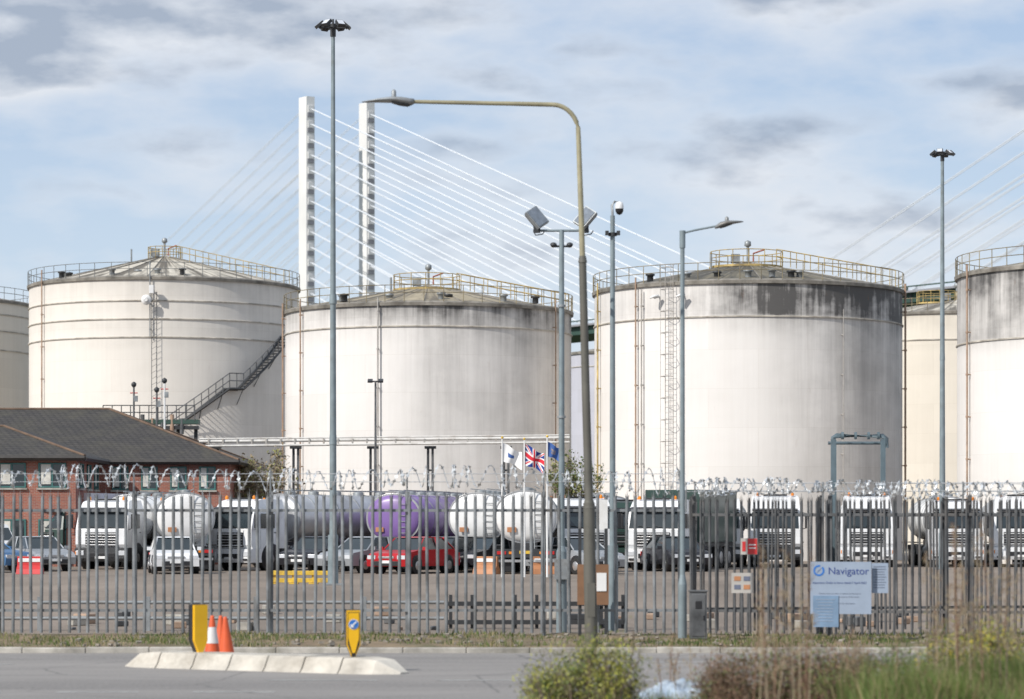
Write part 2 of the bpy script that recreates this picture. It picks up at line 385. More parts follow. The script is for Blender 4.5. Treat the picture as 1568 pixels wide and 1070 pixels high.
blades('verge_grass',24000,lambda:U(-12,12),lambda:U(KY+.3,46.2),.07,.03,.13,.008,[gA,gB,gC,gO,gA],.9,lambda x,y: math.sin(x*1.7+y*2)+math.sin(x*.6-y*.8+2)+U(-1.3,1.3)>.0)
mb=MB(); stn=mat('stone',(.27,.24,.20),.9,0,.4,8)
for i in range(300):
    x,y=U(-12,10),U(KY+.3,45.5); s=U(.015,.045); mb.box((x,y,.1),(s*2,s*1.5,s),stn,Matrix.Rotation(U(0,3),3,'Z')@Matrix.Rotation(U(-.5,.5),3,'X'))
mb.build('verge_stones')
# ---------------------------------------------------------------- palisade fences
def palfence(name,p0,p1,h=2.3,mt=galvF,sp=.152,z0=.1,post0=0,hw=.026,jit=.01):
    mb=MB(); p0=Vector(p0);p1=Vector(p1); D=p1-p0; L=D.length; t=D.normalized(); nr=Vector((t.y,-t.x,0))
    n=int(L/sp)
    for i in range(n):
        c=p0+t*(i*sp)+t*U(-jit,jit); hh=h+U(-.02,.02); ln=t*U(-.03,.03)+nr*U(-.01,.04)
        xs=(-hw,-hw*.35,hw*.35,hw); ys=(0,.02,.02,0); vs=[]
        for z,q in((z0+.02,0),(h-.12,.9)):
            for a,b in zip(xs,ys): vs.append(c+t*a+nr*b+ln*q+Vector((0,0,z)))
        vs.append(c+nr*.03+ln+Vector((0,0,hh+.02))); vs.append(c-t*(hw+.008)+nr*.05+ln+Vector((0,0,hh-.04))); vs.append(c+t*(hw+.008)+nr*.05+ln+Vector((0,0,hh-.04)))
        mb.add(vs,[(0,1,5,4),(1,2,6,5),(2,3,7,6),(5,6,8),(4,5,9),(6,7,10)],mt)
    ang=math.atan2(t.y,t.x); M=Matrix.Rotation(ang,3,'Z')
    for z in(.48,h-.33):
        mb.box((p0+p1)/2-nr*.03+Vector((0,0,z)),(L,.045,.045),mt,M)
    s=post0
    while s<L:
        c=p0+t*s-nr*.10
        mb.box(c+Vector((0,0,h/2)),(.012,.09,h),mt,M); mb.box(c+Vector((0,0,h/2))+nr*.045,(.065,.01,h-.05),mt,M); mb.box(c+Vector((0,0,h/2))-nr*.045,(.065,.01,h-.05),mt,M); s+=2.2
    return mb.build(name)
FY=45.8
palfence('palisade_fence',(X(205,FY)-2.2*6,FY,0),(X(1050,FY),FY,0),2.42,galvF)
palfence('palisade_fence',(X(1050,FY)+.1,FY-.1,0),(X(1050,FY)+14,FY-3.0,0),2.35,galvD,.135,hw=.020,jit=.02)
palfence('palisade_fence',(X(1050,FY)+.2,FY+.8,0),(X(1050,FY)+15,FY+4.2,0),2.35,galvD,.13,hw=.020,jit=.02)
razm=mat('razor_wire_steel',(.62,.64,.65),.3,.3,.3,6)
def razor(name,p0,p1,rad,zc,pitch=.22,sag=.03,bw=.02,wr=.008):
    mb=MB(); p0=Vector(p0);p1=Vector(p1); D=p1-p0;L=D.length;t=D.normalized(); nr=Vector((t.y,-t.x,0))
    n=int(L/pitch*18); pts=[]
    for i in range(n):
        s=L*i/n; a=2*math.pi*i/18+1.2*math.sin(s*3.1); rr=rad*(1+.18*math.sin(s*2.1)+.15*math.sin(s*5.3)); 
        pts.append(p0+t*(s+.09*math.sin(s*7)+.06*math.sin(s*17))+nr*(rr*.8*math.cos(a))+Vector((0,0,zc+rr*math.sin(a)+sag*math.sin(s*1.1))))
    mb.tube(pts,wr,razm,3,False)
    for i in range(0,n-1,2):
        p=pts[i]; q=(pts[i+1]-p).normalized(); sd=q.cross(Vector((R()-.5,R()-.5,R()-.5))).normalized()
        mb.add([p-q*.035,p+sd*bw,p+q*.035,p-sd*bw],[(0,1,2,3)],razm)
    for dz in(-.05,.08): mb.tube([p0+Vector((0,0,zc+dz)),p1+Vector((0,0,zc+dz))],.006,razm,3,False)
    s=0
    while s<L: c=p0+t*s; mb.cyl(c+Vector((0,0,zc-rad-.25)),c+Vector((0,0,zc+.1)),.015,.015,galv,5); s+=2.2
    return mb.build(name)
razor('razor_wire',(X(205,FY)-13.2,FY,0),(X(1050,FY),FY,0),.16,2.60,.17,.04,.034)
razor('razor_wire',(X(1050,FY),FY-.1,0),(X(1050,FY)+14,FY-3.0,0),.12,2.44,.16,.03,.034)
razor('razor_wire',(X(1050,FY)+.2,FY+.8,0),(X(1050,FY)+15,FY+4.2,0),.12,2.47,.16,.03,.034)
mb=MB()
for z in(.22,.5): mb.cyl((-14,50,z),(X(680,50),50,z),.035,.035,galv,6)
x=-14
while x<X(680,50): mb.box((x,50,.3),(.08,.08,.6),galv); x+=1.9
mb.build('knee_rail')
mb=MB()
for z in(.12,.45): mb.box((X(820,51),51,z),(X(960,51)-X(690,51),.06,.08),darkm)
for i in range(9): mb.box((X(690+i*33,51),51.05,.3),(.06,.05,.62),darkm)
mb.build('low_steel_barrier')
mb=MB()
for i in range(46):
    px=U(100,1500); d=U(50,60); s=U(.05,.25); mb.box((X(px,d),d,s*.4),(s*U(1,2.5),s,s*.8),random.choice((galvD,darkm,kerbm,prust)),Matrix.Rotation(U(0,3),3,'Z'))
mb.build('yard_debris',bevel=.02)
# ---------------------------------------------------------------- poles
def floodbox(mb,c,w,h,dp,M,body=darkm):
    mb.box(c,(w,dp,h),body,M); mb.box(Vector(c)+M@Vector((0,-dp/2-.004,0)),(w*.86,.008,h*.8),headl,M)
    mb.box(Vector(c)+M@Vector((0,dp*.5+.02,0)),(w*.5,.04,h*.5),body,M)
def highmast(px,d,ytop,s=1.0):
    mb=MB(); h=Z(ytop,d)
    mb.cyl((0,0,0),(0,0,h-.3),.12*s,.06*s,polegrey,12); mb.cyl((0,0,0),(0,0,1.6),.17,.16,polegrey,12); mb.box((0,0,.03),(.6,.6,.06),galv)
    for z in(h*.5,h*.25): mb.cyl((0,0,z),(0,0,z+.3),.12,.11,polegrey,12)
    mb.cyl((0,0,h-.45),(0,0,h-.05),.09,.09,darkm,10)
    for a in (0,1.05,2.1): 
        v=Vector((math.cos(a)*.45,math.sin(a)*.45,0)); mb.cyl(Vector((0,0,h-.18))-v,Vector((0,0,h-.18))+v,.025,.025,darkm,5)
    for i in range(6):
        a=2*math.pi*i/6+.1; c=Vector((math.cos(a)*.43,math.sin(a)*.43,h-.08+U(-.03,.03)))
        M=Matrix.Rotation(a+math.pi/2+U(-.3,.3),3,'Z')@Matrix.Rotation(math.radians(-50),3,'X')
        floodbox(mb,c,.25,.28,.10,M)
    mb.cyl((0,0,h-.1),(0,0,h+.1),.04,.03,darkm,6)
    mb.build('high_mast_light',(X(px,d),d,0),bevel=.008)
highmast(510,90,34); highmast(1443,125,231,1.2)
olive=mat('weathered_lamp_paint',(.34,.31,.20),.6,.1,.4,2,dirt=(.16,.14,.10))
olived=mat('lamp_column_paint',(.13,.125,.105),.65,.1,.3,3,dirt=(.07,.06,.05))
d=41.8; mb=MB()
def Q(px,py): p=P(px,py,d); return p
mb.tube([(X(906,d),d,.02),Q(903,870),Q(902,770)],[.095,.09,.085],olived,16)
mb.tube([Q(902,770),Q(897,600),Q(892,398)],[.062,.06,.055],olived,14)
mb.tube([Q(902,778),Q(902,766)],[.09,.07],olived,14); mb.tube([Q(892.2,402),Q(892,392)],[.066,.05],olived,14)
arc=[Q(892,398),Q(889,300),Q(886,215)]
cx0,cy0=846,204
for k in range(1,9):
    a=math.radians(90*k/8); arc.append(Q(cx0+40*math.cos(a),cy0-44*math.sin(a)))
arc+= [Q(780,158.5),Q(700,157),Q(632,155.5)]
mb.tube(arc,[.042,.04,.036]+[.034]*8+[.032,.03,.028],olive,12)
def eh(px,py,w,h): return (Q(px,py),(0,w,0),(0,0,h))
mb.loft([eh(634,155,.05,.04),eh(628,156,.09,.055),eh(615,154,.13,.055),eh(600,152.5,.14,.045),eh(580,153.5,.12,.03),eh(562,155.5,.07,.014),eh(554,156,.02,.006)],galv,16)
mb.loft([eh(632,159,.03,.012),eh(624,161,.08,.022),eh(612,159,.1,.025),eh(600,156.5,.1,.012)],darkm,12)
mb.lathe([(.035,-.02),(.035,.06),(.02,.085),(.005,.09)],Q(603,146),galv,10)
mb.box((X(905,d),d-.088,.75),(.11,.012,.5),olived)
mb.build('street_lamp',bevel=0)
d=49; mb=MB(); px=860
mb.cyl((0,0,0),(0,0,Z(352,d)),.058,.042,polegrey,12); mb.cyl((0,0,0),(0,0,1.4),.095,.09,polegrey,12); mb.cyl((0,0,1.4),(0,0,1.5),.09,.058,polegrey,12)
zt=Z(353,d); k=d/F
mb.cyl((-38*k,0,zt),(42*k,0,zt),.022,.022,polegrey,8)
for sx,tl in((-38,1),(36,-1)):
    c=Vector((sx*k,-.02,zt+.22)); M=Matrix.Rotation(math.radians(38*tl),3,'Z')@Matrix.Rotation(math.radians(-30*tl),3,'Y')@Matrix.Rotation(math.radians(-28),3,'X')
    mb.box(c,(.26,.07,.36),galv,M); mb.box(c+M@Vector((0,-.04,0)),(.22,.012,.32),mat('flood_lens',(.20,.23,.27),.15,.2,.3,8),M)
    for q in range(6): mb.box(c+M@Vector((-.11+q*.043,.055,0)),(.01,.05,.33),galvD,M)
    mb.cyl((sx*k,0,zt),c,.02,.02,darkm,6)
    mb.box((sx*k,-.02,zt+.02),(.12,.08,.12),darkm)
    mb.tube([(sx*k-.06,0,zt),(sx*k-.02,0,zt-.08),(sx*k+.1,0,zt-.06),(sx*k+.14,0,zt)],.01,darkm,5)
zc=Z(377,d); mb.cyl((-.13,0,zc),(.13,0,zc),.02,.02,darkm,6)
for sx in(-.14,.14):
    mb.loft([((sx,-.06,zc+.02),(.04,0,0),(0,0,.03)),((sx,.0,zc+.03),(.06,0,0),(0,0,.04)),((sx,.1,zc+.02),(.05,0,0),(0,0,.035))],darkm,10)
for z in(Z(470,d),Z(640,d)): mb.cyl((0,0,z),(0,0,z+.04),.07,.07,galv,10)
mb.box((0,-.1,1.1),(.25,.12,.35),galv)
mb.build('floodlight_pole',(X(px,d),d,0))
d=50; mb=MB(); zt=Z(330,d)
mb.cyl((0,0,0),(0,0,zt),.058,.04,polegrey,12); mb.cyl((0,0,0),(0,0,1.5),.1,.095,polegrey,12)
mb.tube([(0,0,zt),(-.01,0,zt+.18),(.04,0,zt+.25),(.1,0,zt+.24)],.022,galv,8)
mb.lathe([(.01,.1),(.06,.08),(.075,.02),(.075,-.03)],(.12,0,zt+.15),white,14); mb.lathe([(.07,-.03),(.07,-.07),(.045,-.12),(.005,-.14)],(.12,0,zt+.15),black,14)
mb.cyl((0,0,zt-.36),(0,0,zt-.3),.075,.075,darkm,10); mb.cyl((-.1,0,zt-.33),(.1,0,zt-.33),.02,.02,darkm,6)
for sx in(-.1,.1): mb.box((sx,-.04,zt-.31),(.06,.14,.07),darkm)
mb.build('cctv_pole',(X(938,d),d,0))
d=44.3; mb=MB(); zt=Z(355,d); k=d/F
mb.cyl((0,0,0),(0,0,zt),.042,.033,polegrey,12); mb.cyl((0,0,0),(0,0,Z(895,d)),.07,.068,polegrey,12); mb.cyl((0,0,Z(895,d)),(0,0,Z(880,d)),.068,.043,polegrey,12)
mb.cyl((0,0,zt-.25),(0,0,zt+.02),.046,.046,polegrey,12)
mb.tube([(0,0,zt-.02),(20*k,0,zt+.03),(56*k,0,zt+.1)],.016,polegrey,8)
mb.loft([((50*k,0,zt+.07),(0,.035,0),(0,0,.025)),((58*k,0,zt+.11),(0,.08,0),(0,0,.045)),((68*k,0,zt+.14),(0,.1,0),(0,0,.04)),((82*k,0,zt+.155),(0,.08,0),(0,0,.022)),((93*k,0,zt+.16),(0,.03,0),(0,0,.008))],galv,14)
mb.loft([((58*k,0,zt+.07),(0,.06,0),(0,0,.018)),((66*k,0,zt+.10),(0,.08,0),(0,0,.025)),((76*k,0,zt+.13),(0,.05,0),(0,0,.015))],darkm,10)
mb.lathe([(.03,0),(.03,.05),(.01,.07)],(68*k,0,zt+.17),galv,8)
mb.build('street_lamp',(X(1045,d),d,0))
d=135; mb=MB(); zt=Z(584,d); mb.cyl((0,0,0),(0,0,zt),.075,.05,galvD,8); mb.cyl((-.3,0,zt),(.3,0,zt),.04,.04,darkm,6)
for sx in(-.25,.25): mb.box((sx,-.05,zt+.03),(.24,.3,.1),darkm,Matrix.Rotation(.4,3,'X'))
mb.build('twin_yard_lamp',(X(575,d),d,0),bevel=.01)
for px,py in((205,590),(252,584),(240,598)):
    d=150; mb=MB(); zt=Z(py,d); mb.cyl((0,0,0),(0,0,zt-.1),.06,.05,white if px==252 else galvD,8); mb.lathe([(.06,-.1),(.13,-.02),(.14,.1),(.06,.18),(.01,.2)],(0,0,zt),darkm,10)
    mb.cyl((-.2,0,zt-.4),(.2,0,zt-.4),.03,.03,redl,6); mb.box((.1,0,zt-.7),(.2,.2,.3),galv); mb.build('yard_lamp',(X(px,d),d,0))
d=43.9; mb=MB(); w=26/F*d; h=72/F*d
mb.box((0,0,.1+h/2),(w,.22,h),galvD); mb.box((0,-.115,.1+h/2),(w-.05,.012,h-.08),galvD); mb.box((.0,-.122,.1+h*.72),(.1,.012,.12),black); mb.box((0,0,.1+h+.01),(w+.03,.26,.025),galvD); mb.box((.08,-.125,.1+h*.45),(.02,.02,.08),black)
mb.build('electrical_cabinet',(X(1069,d),d,0),bevel=.01)
d=45.55; brown=mat('brown_board',(.22,.115,.06),.7,0,.3,3); mb=MB()
mb.box((X(908,d),d,Z(895,d)),(48/F*d,.04,62/F*d),brown); mb.box((X(921,d),d-.03,Z(891,d)),(15/F*d,.012,28/F*d),white)
for q in(888,928): mb.box((X(q,d),d+.05,.9),(.05,.05,1.8),darkm)
mb.build('notice_board')
d=45.6; mb=MB(); mb.box((X(924,d),d,Z(788,d)),(13/F*d,.02,46/F*d),white); mb.build('small_notice_sign')
def fsign(name,px0,py0,px1,py1,d,col,extra=None,rz=-11):
    e=empty(name,P((px0+px1)/2,(py0+py1)/2,d),rz); w=(px1-px0)/F*d; h=(py1-py0)/F*d
    mb=MB(); mb.box((0,0,0),(w,.012,h),col); mb.build('panel',parent=e)
    if extra: extra(e,w,h)
    return e
def txt(e,s,x,z,size,m,y=-.012):
    c=bpy.data.curves.new('lettering','FONT'); c.body=s; c.size=size; c.align_x='LEFT'; c.materials.append(m)
    o=bpy.data.objects.new('lettering',c); sc.collection.objects.link(o); o.parent=e; o.location=(x,y,z); o.rotation_euler=(math.pi/2,0,0)
navy=mat('navy_print',(.03,.06,.22),.5,0,.1,3); skyb=mat('sign_blue_grey',(.28,.34,.43),.45,0,.12,2); blu=mat('sign_blue',(.03,.16,.5),.45,0,.1,2); orange=mat('sign_orange',(.45,.20,.09),.5,0,.2,3); grtx=mat('grey_print',(.12,.14,.2),.6,0,.1,3)
signw=mat('sign_faded_white',(.42,.40,.37),.5,0,.15,2)
def ex_nav(e,w,h):
    txt(e,'Navigator',-w*.21,h*.26,.155,navy); txt(e,'Injunction Order in force dated 7 April 2022',-w*.46,h*.08,.045,navy)
    for i,l in enumerate(('Persons must not enter or remain on the land or','block the access without consent of the owner','','contact the terminal office for information')): txt(e,l,-w*.36,-h*.12-i*.05,.032,grtx)
    mb=MB(); c=(-w*.36,0,h*.33)
    n=24; vs=[];fs=[]
    for i in range(n):
        a=2*math.pi*i/n
        for rr in(.058,.085): vs.append((c[0]+rr*math.cos(a),-.010,c[2]+rr*math.sin(a)))
    for i in range(n): 
        if i not in (3,4): fs.append((2*i,2*i+1,(2*i+3)%(2*n),(2*i+2)%(2*n)))
    mb.add(vs,fs,blu); mb.add([(c[0]-.04,-.011,c[2]-.05),(c[0]+.07,-.011,c[2]+.07),(c[0]-.005,-.011,c[2]-.0)],[(0,1,2)],navy)
    mb.build('logo',parent=e)
d=43.3
fsign('company_sign',1241,860,1334,940,d,skyb,ex_nav)
def ex_lines(m,n=6):
    def f(e,w,h):
        mb=MB()
        for i in range(n): mb.box((-w*.05*R(),-.009,h*.38-i*h*.78/n),(w*U(.55,.8),.004,h*.02),m)
        mb.build('print',parent=e)
    return f
fsign('notice_sign',1335,862,1360,908,d,skyb,ex_lines(grtx,9))
fsign('notice_sign',1245,912,1284,960,d+.03,mat('pale_notice_blue',(.17,.26,.38),.5),ex_lines(skyb,8))
def ex_red(e,w,h):
    mb=MB(); mb.box((w*.2,-.01,0),(w*.55,.006,h*.96),red); mb.box((w*.2,-.016,h*.1),(w*.4,.004,h*.06),white); mb.box((w*.2,-.016,-h*.1),(w*.4,.004,h*.06),white); mb.box((-w*.3,-.01,0),(w*.2,.005,h*.6),red); mb.build('print',parent=e)
fsign('warning_sign',1134,824,1160,849,d+.9,signw,ex_red)
def ex_or(e,w,h):
    mb=MB()
    for i in range(2):
        for j in range(2): mb.box((-w*.22+w*.44*i,-.01,-h*.2+h*.42*j),(w*.30,.006,h*.22),orange if (i+j)%2 else grtx)
    mb.build('print',parent=e)
fsign('warning_sign',1120,877,1153,908,d+1,signw,ex_or)
# ---------------------------------------------------------------- traffic island, bollards, cones
conc=mat('island_concrete',(.56,.52,.45),.8,0,.35,2.2,.3,dirt=(.22,.19,.15))
A=Vector((X(208,36.9),37.2,0)); B=Vector((X(600,34.9),35.2,0)); t=(B-A); L=t.length; ang=math.degrees(math.atan2(t.y,t.x))
mb=MB(); ns=7; seg=L/ns
prof=[(-.40,0),(-.34,.06),(-.28,.17),(-.25,.20),(.25,.20),(.28,.17),(.34,.06),(.40,0)]
def station(x,s,hh): return [(x,y*s,z*hh) for y,z in prof]
for i in range(ns):
    x0=i*seg+.008; x1=(i+1)*seg-.008
    if i==0: secs=[(x0-.12,.45,.1),(x0+.18,.9,.9),(x0+.4,1,1),(x1,1,1)]
    elif i==ns-1: secs=[(x0,1,1),(x1-.35,1,1),(x1-.1,.8,.85),(x1+.18,.3,.12)]
    else: secs=[(x0,1,1),(x1,1,1)]
    vs=[];n=8
    for x,s,hh in secs: vs+=station(x,s,hh*U(.97,1.03))
    fs=[(k*n+j,k*n+j+1,(k+1)*n+j+1,(k+1)*n+j) for k in range(len(secs)-1) for j in range(n-1)]
    fs+=[tuple(range(n))[::-1],tuple((len(secs)-1)*n+j for j in range(n))]
    mb.add(vs,fs,conc)
mb.box((L/2,0,.08),(L-.6,.4,.15),conc)
mb.build('traffic_island',A,ang,bevel=.015)
byel=mat('bollard_yellow',(.80,.45,.01),.35,0,.1,3,dirt=(.5,.3,.05))
def bollard(px,py0,py1,d,arrow,rz,zb=.18):
    k=d/F; h=(py1-py0)*k; w=20*k; e=empty('keep_left_bollard',(X(px,d),d,zb),rz)
    mb=MB(); z1=h
    outline=[(-w/2,z1),(w/2,z1),(w/2,h*.28),(w*.16,h*.05),(w*.16,0),(-w*.16,0),(-w*.16,h*.05),(-w/2,h*.28)]
    def slab(o,y0,y1,m):
        n=len(o); vs=[(x,y0,z) for x,z in o]+[(x,y1,z) for x,z in o]
        mb.add(vs,[tuple(range(n)),tuple(range(n,2*n))[::-1]]+[(i,(i+1)%n,n+(i+1)%n,n+i) for i in range(n)],m)
    slab(outline,-.04,.02,byel); slab([(x*1.06,z*1.0+.006) for x,z in outline],.02,.13,black)
    mb.box((0,.03,-.03),(.28,.28,.08),black)
    if arrow:
        c=(0,z1-.17); n=20; rr=w*.40
        slab([(x*.86,(z-h*.5)*.93+h*.5) for x,z in outline],-.046,-.042,black)
        slab([(x*.78,(z-h*.5)*.9+h*.5) for x,z in outline][:2]+[(w*.39,h*.42),(w*.1,h*.12),(-w*.1,h*.12),(-w*.39,h*.42)],-.052,-.048,byel)
        for r2,m,y in((rr,white,-.057),(rr*.9,blu,-.061)):
            mb.add([(c[0]+r2*math.cos(2*math.pi*i/n),y,c[1]+r2*math.sin(2*math.pi*i/n)) for i in range(n)],[tuple(range(n))],m)
        q=rr*.6
        mb.box((c[0]+.01,-.066,c[1]+.01),(rr*1.0,.004,rr*.24),white,Matrix.Rotation(math.radians(-45),3,'Y'))
        mb.add([(c[0]-q,-.069,c[1]-q),(c[0]+q*.2,-.069,c[1]-q*.9),(c[0]-q*.9,-.069,c[1]+q*.2)],[(0,1,2)],white)
    mb.build('shell',parent=e,bevel=.008)
bollard(306,916,990,36.75,False,32); bollard(541,923,996,35.5,True,8)
corange=mat('cone_orange',(.72,.11,.03),.5,0,.2,3,dirt=(.35,.1,.05)); cwhite=mat('cone_sleeve',(.7,.68,.66),.4,0,.1,3,dirt=(.4,.35,.3))
def cone(px,d,h,sl,tilt=0):
    mb=MB(); b=.115*h/.55
    pr=lambda q:b*(1-q)+.028*q
    mb.box((0,0,.02),(b*3.0,b*3.0,.04),black if sl else darkm); 
    cuts=[0,.35,.75,1] ; ms=[corange,cwhite,corange]
    for i in range(3):
        a,c=cuts[i],cuts[i+1]; m=ms[i] if sl else corange
        mb.lathe([(pr(a)+(.004 if i==1 and sl else 0),.04+a*h),(pr(c)+(.004 if i==1 and sl else 0),.04+c*h)],(0,0,0),m,20)
    mb.lathe([(.028,h+.04),(.022,h+.06),(.001,h+.06)],(0,0,0),corange,20)
    o=mb.build('traffic_cone',(X(px,d),d,.006),12); o.rotation_euler.x=tilt; return o
cone(325,38.7,.55,True); cone(348,38.2,.55,False,.03).rotation_euler.y=-.05; cone(338,39.3,.53,False)
# ---------------------------------------------------------------- vehicles
def wheel(mb,x,y,r=.5,w=.3):
    s=1 if x>0 else -1
    mb.loft([((x-s*w,y,r),(0,r*.96,0),(0,0,r*.96)),((x-s*w*.85,y,r),(0,r,0),(0,0,r)),((x-s*.04,y,r),(0,r,0),(0,0,r)),((x,y,r),(0,r*.94,0),(0,0,r*.94))],tyre,20)
    mb.loft([((x-s*.02,y,r),(0,r*.58,0),(0,0,r*.58)),((x+s*.012,y,r),(0,r*.54,0),(0,0,r*.54)),((x+s*.04,y,r),(0,r*.2,0),(0,0,r*.2))],chrome,14)
def addcab(mb,body,h=3.05,band=None):
    prof=[(.12,.95),(.02,1.1),(.04,1.75),(.30,2.62),(.55,h-.08),(.9,h),(2.15,h),(2.2,2.5),(2.2,.95)]
    tap={3:.06,4:.14,5:.2,6:.2,7:.04}
    mb.prismx(prof,-1.22,1.22,body,tap)
    mb.prismx([(.0,.35),(-.06,.5),(-.04,.92),(.14,.945),(1.0,.945),(.9,.35)],-1.24,1.24,band or body)
    mb.prismx([(.9,.45),(.9,.94),(2.1,.94),(2.1,.45)],-1.0,1.0,black)
    def yq(z): return .04+(z-1.75)/(.87)*.26
    z0,z1=1.80,2.56; vs=[(-1.1,yq(z0)-.02,z0),(1.1,yq(z0)-.02,z0),(1.06,yq(z1)-.02,z1),(-1.06,yq(z1)-.02,z1)]
    vs+=[(x,y+.05,z) for x,y,z in vs]; mb.add(vs,[(0,1,2,3),(0,4,5,1),(1,5,6,2),(2,6,7,3),(3,7,4,0)],glass)
    mb.box((0,.12,2.66),(2.1,.3,.06),black,Matrix.Rotation(.25,3,'X'))
    for s in(-.55,.1): mb.box((s+.25,yq(1.86)-.05,1.86),(.8,.02,.02),black,Matrix.Rotation(.12,3,'Y'))
    mb.box((0,.02,1.32),(1.5,.05,.62),black)
    for i in range(5): mb.box((0,-.012,1.08+i*.12),(1.46,.03,.035),chrome if i%2 else body)
    mb.box((0,-.06,.62),(1.3,.04,.2),black); mb.box((0,-.085,.52),(.52,.012,.11),white)
    for s in(-1,1):
        mb.box((s*.98,-.055,.72),(.36,.05,.2),headl); mb.box((s*1.16,-.03,.72),(.08,.08,.16),amber); mb.box((s*.95,-.06,.48),(.25,.03,.08),black)
        mb.box((s*1.225,1.05,2.12),(.02,.85,.62),glass); mb.box((s*1.23,1.05,1.3),(.012,.9,.9),body)
        mb.box((s*1.232,1.5,1.62),(.02,.16,.04),black)
        mb.cyl((s*1.2,.25,2.55),(s*1.42,.1,2.5),.02,.02,black,5); mb.box((s*1.43,.1,2.12),(.1,.14,.62),black); mb.cyl((s*1.2,.3,1.75),(s*1.42,.12,1.82),.02,.02,black,5)
        mb.loft([((s*.95,1.25,.55),(0,.62,0),(0,0,.62)),((s*1.245,1.25,.55),(0,.62,0),(0,0,.62))],black,18)
        wheel(mb,s*1.22,1.25)
        mb.lathe([(.07,0),(.07,.12),(.03,.16),(.005,.17)],(s*.8,.65,h-.01),amber,10)
    mb.box((0,.6,h+.02),(1.1,.1,.08),black)
def addtank(mb,y0,L,col,frame,rear=True,rz=1.02,zc=2.26,quiet=False):
    secs=[]
    for q,s in((-.0,.3),(.05,.72),(.14,.92),(.28,1)): secs.append(((0,y0+q,zc),(1.22*s,0,0),(0,0,rz*s)))
    for q,s in((.28,1),(.14,.92),(.05,.72),(0,.3)): secs.append(((0,y0+L-q,zc),(1.22*s,0,0),(0,0,rz*s)))
    mb.loft(secs,col,32,True,2.2)
    k=1.3
    while k<L-.5:
        mb.loft([((0,y0+k-.03,zc),(1.24,0,0),(0,0,rz+.02)),((0,y0+k+.03,zc),(1.24,0,0),(0,0,rz+.02))],frame,32,False,2.2); k+=1.45
    for e in(.26,L-.26): mb.loft([((0,y0+e-.04,zc),(1.25,0,0),(0,0,rz+.04)),((0,y0+e+.04,zc),(1.25,0,0),(0,0,rz+.04))],chrome,32,False,2.2)
    mb.box((0,y0+L/2,1.1),(.9,L-.2,.26),darkm)
    for s in(-1,1):
        mb.box((s*1.14,y0+L*.45,.8),(.06,L*.5,.5),frame); mb.cyl((s*.35,y0+.6,zc+rz+.18),(s*.35,y0+L-.6,zc+rz+.18),.025,.025,galv,5)
        mb.box((s*1.12,y0+L-1.9,1.12),(.3,3.5,.05),black)
    for i in range(int(L/1.5)): mb.lathe([(.24,0),(.24,.16),(.01,.2)],(0,y0+.9+i*1.5,zc+rz-.03),galv,12)
    for i in range(3):
        for s in(-1,1): wheel(mb,s*1.22,y0+L-.8-i*1.25)
    ye=y0+L
    mb.box((0,ye+.03,.82),(2.4,.1,.34),darkm); 
    for s in(-1,1): mb.box((s*.95,ye+.09,.84),(.36,.03,.13),redl); mb.box((s*.6,ye+.09,.84),(.12,.03,.1),amber); mb.box((s*.7,ye+.0,.35),(.5,.03,.5),black)
    mb.box((0,ye+.09,.86),(.5,.02,.12),yel); mb.box((0,ye+.12,.52),(2.3,.08,.1),chrome)
    mb.box((.55,ye+.02,1.75),(.36,.03,.2),orange)
    for s in(-.7,-.35): mb.cyl((s,ye+.03,1.0),(s,ye-.02,zc+rz+.1),.025,.025,galv,5)
    for i in range(8): mb.cyl((-.7,ye+.03,1.1+i*.25),(-.35,ye+.03,1.1+i*.25),.018,.018,galv,4)
def place(mb,name,px,d,rz,L=None):
    a=math.radians(rz); loc=Vector((X(px,d),d,0))
    if L: loc-=Vector((-math.sin(a)*L,math.cos(a)*L,0))
    return mb.build(name,loc,rz,bevel=.025)
def lorry(px,d,rz,cab,tk=None,L=8.5,rear=False,h=3.05,band=None,box=None):
    mb=MB(); addcab(mb,cab,h,band)
    mb.box((0,4.2,.85),(.8,5,.22),darkm); 
    for s in(-1,1): wheel(mb,s*1.22,4.3); mb.cyl((s*.95,2.5,.75),(s*.95,3.5,.75),.3,.3,galv,12)
    if tk: addtank(mb,2.9,L,tk,galv)
    elif box:
        mb.box((0,2.9+L/2,2.35),(2.5,L,2.3),box); mb.box((0,2.9+L/2,1.1),(2.3,L,.18),darkm)
        for s in(-1,1):
            for i in range(2): wheel(mb,s*1.22,2.9+L-1.2-i*1.3)
    else:
        mb.box((0,2.5,1.5),(2.1,.08,1.4),galvD)
    return place(mb,'tanker_lorry' if tk else ('box_lorry' if box else 'lorry_tractor_unit'),px,d,rz,(2.9+L) if rear else None)
wht=mat('lorry_white',(.78,.79,.80),.3,0,.08,1,dirt=(.55,.53,.5)); purp=mat('lorry_purple',(.22,.13,.36),.35,0,.12,1,dirt=(.2,.15,.25)); purpd=mat('lorry_dark_purple',(.10,.07,.17),.4,0,.15,1)
alu=mat('tank_aluminium',(.50,.51,.53),.38,.5,.2,1,dirt=(.28,.27,.25)); wtank=mat('tank_white',(.78,.78,.77),.3,0,.1,1,dirt=(.52,.5,.47)); dkg=mat('lorry_dark_green',(.03,.06,.05),.35,0,.1,1)
cabblue=mat('cab_blue',(.10,.22,.36),.35,0,.1,1)
lorry(155,125,-14,wht,wtank,6,band=darkm); lorry(226,131,10,purp,purp,6)
lorry(284,119,188,wht,wtank,8,True); lorry(352,121,-38,wht,alu,9.5)
lorry(600,123,164,purp,purp,8,True); lorry(662,129,168,purpd,purpd,8,True)
lorry(730,119,172,wht,wtank,8,True); lorry(805,112,178,wht,wtank,8,True)
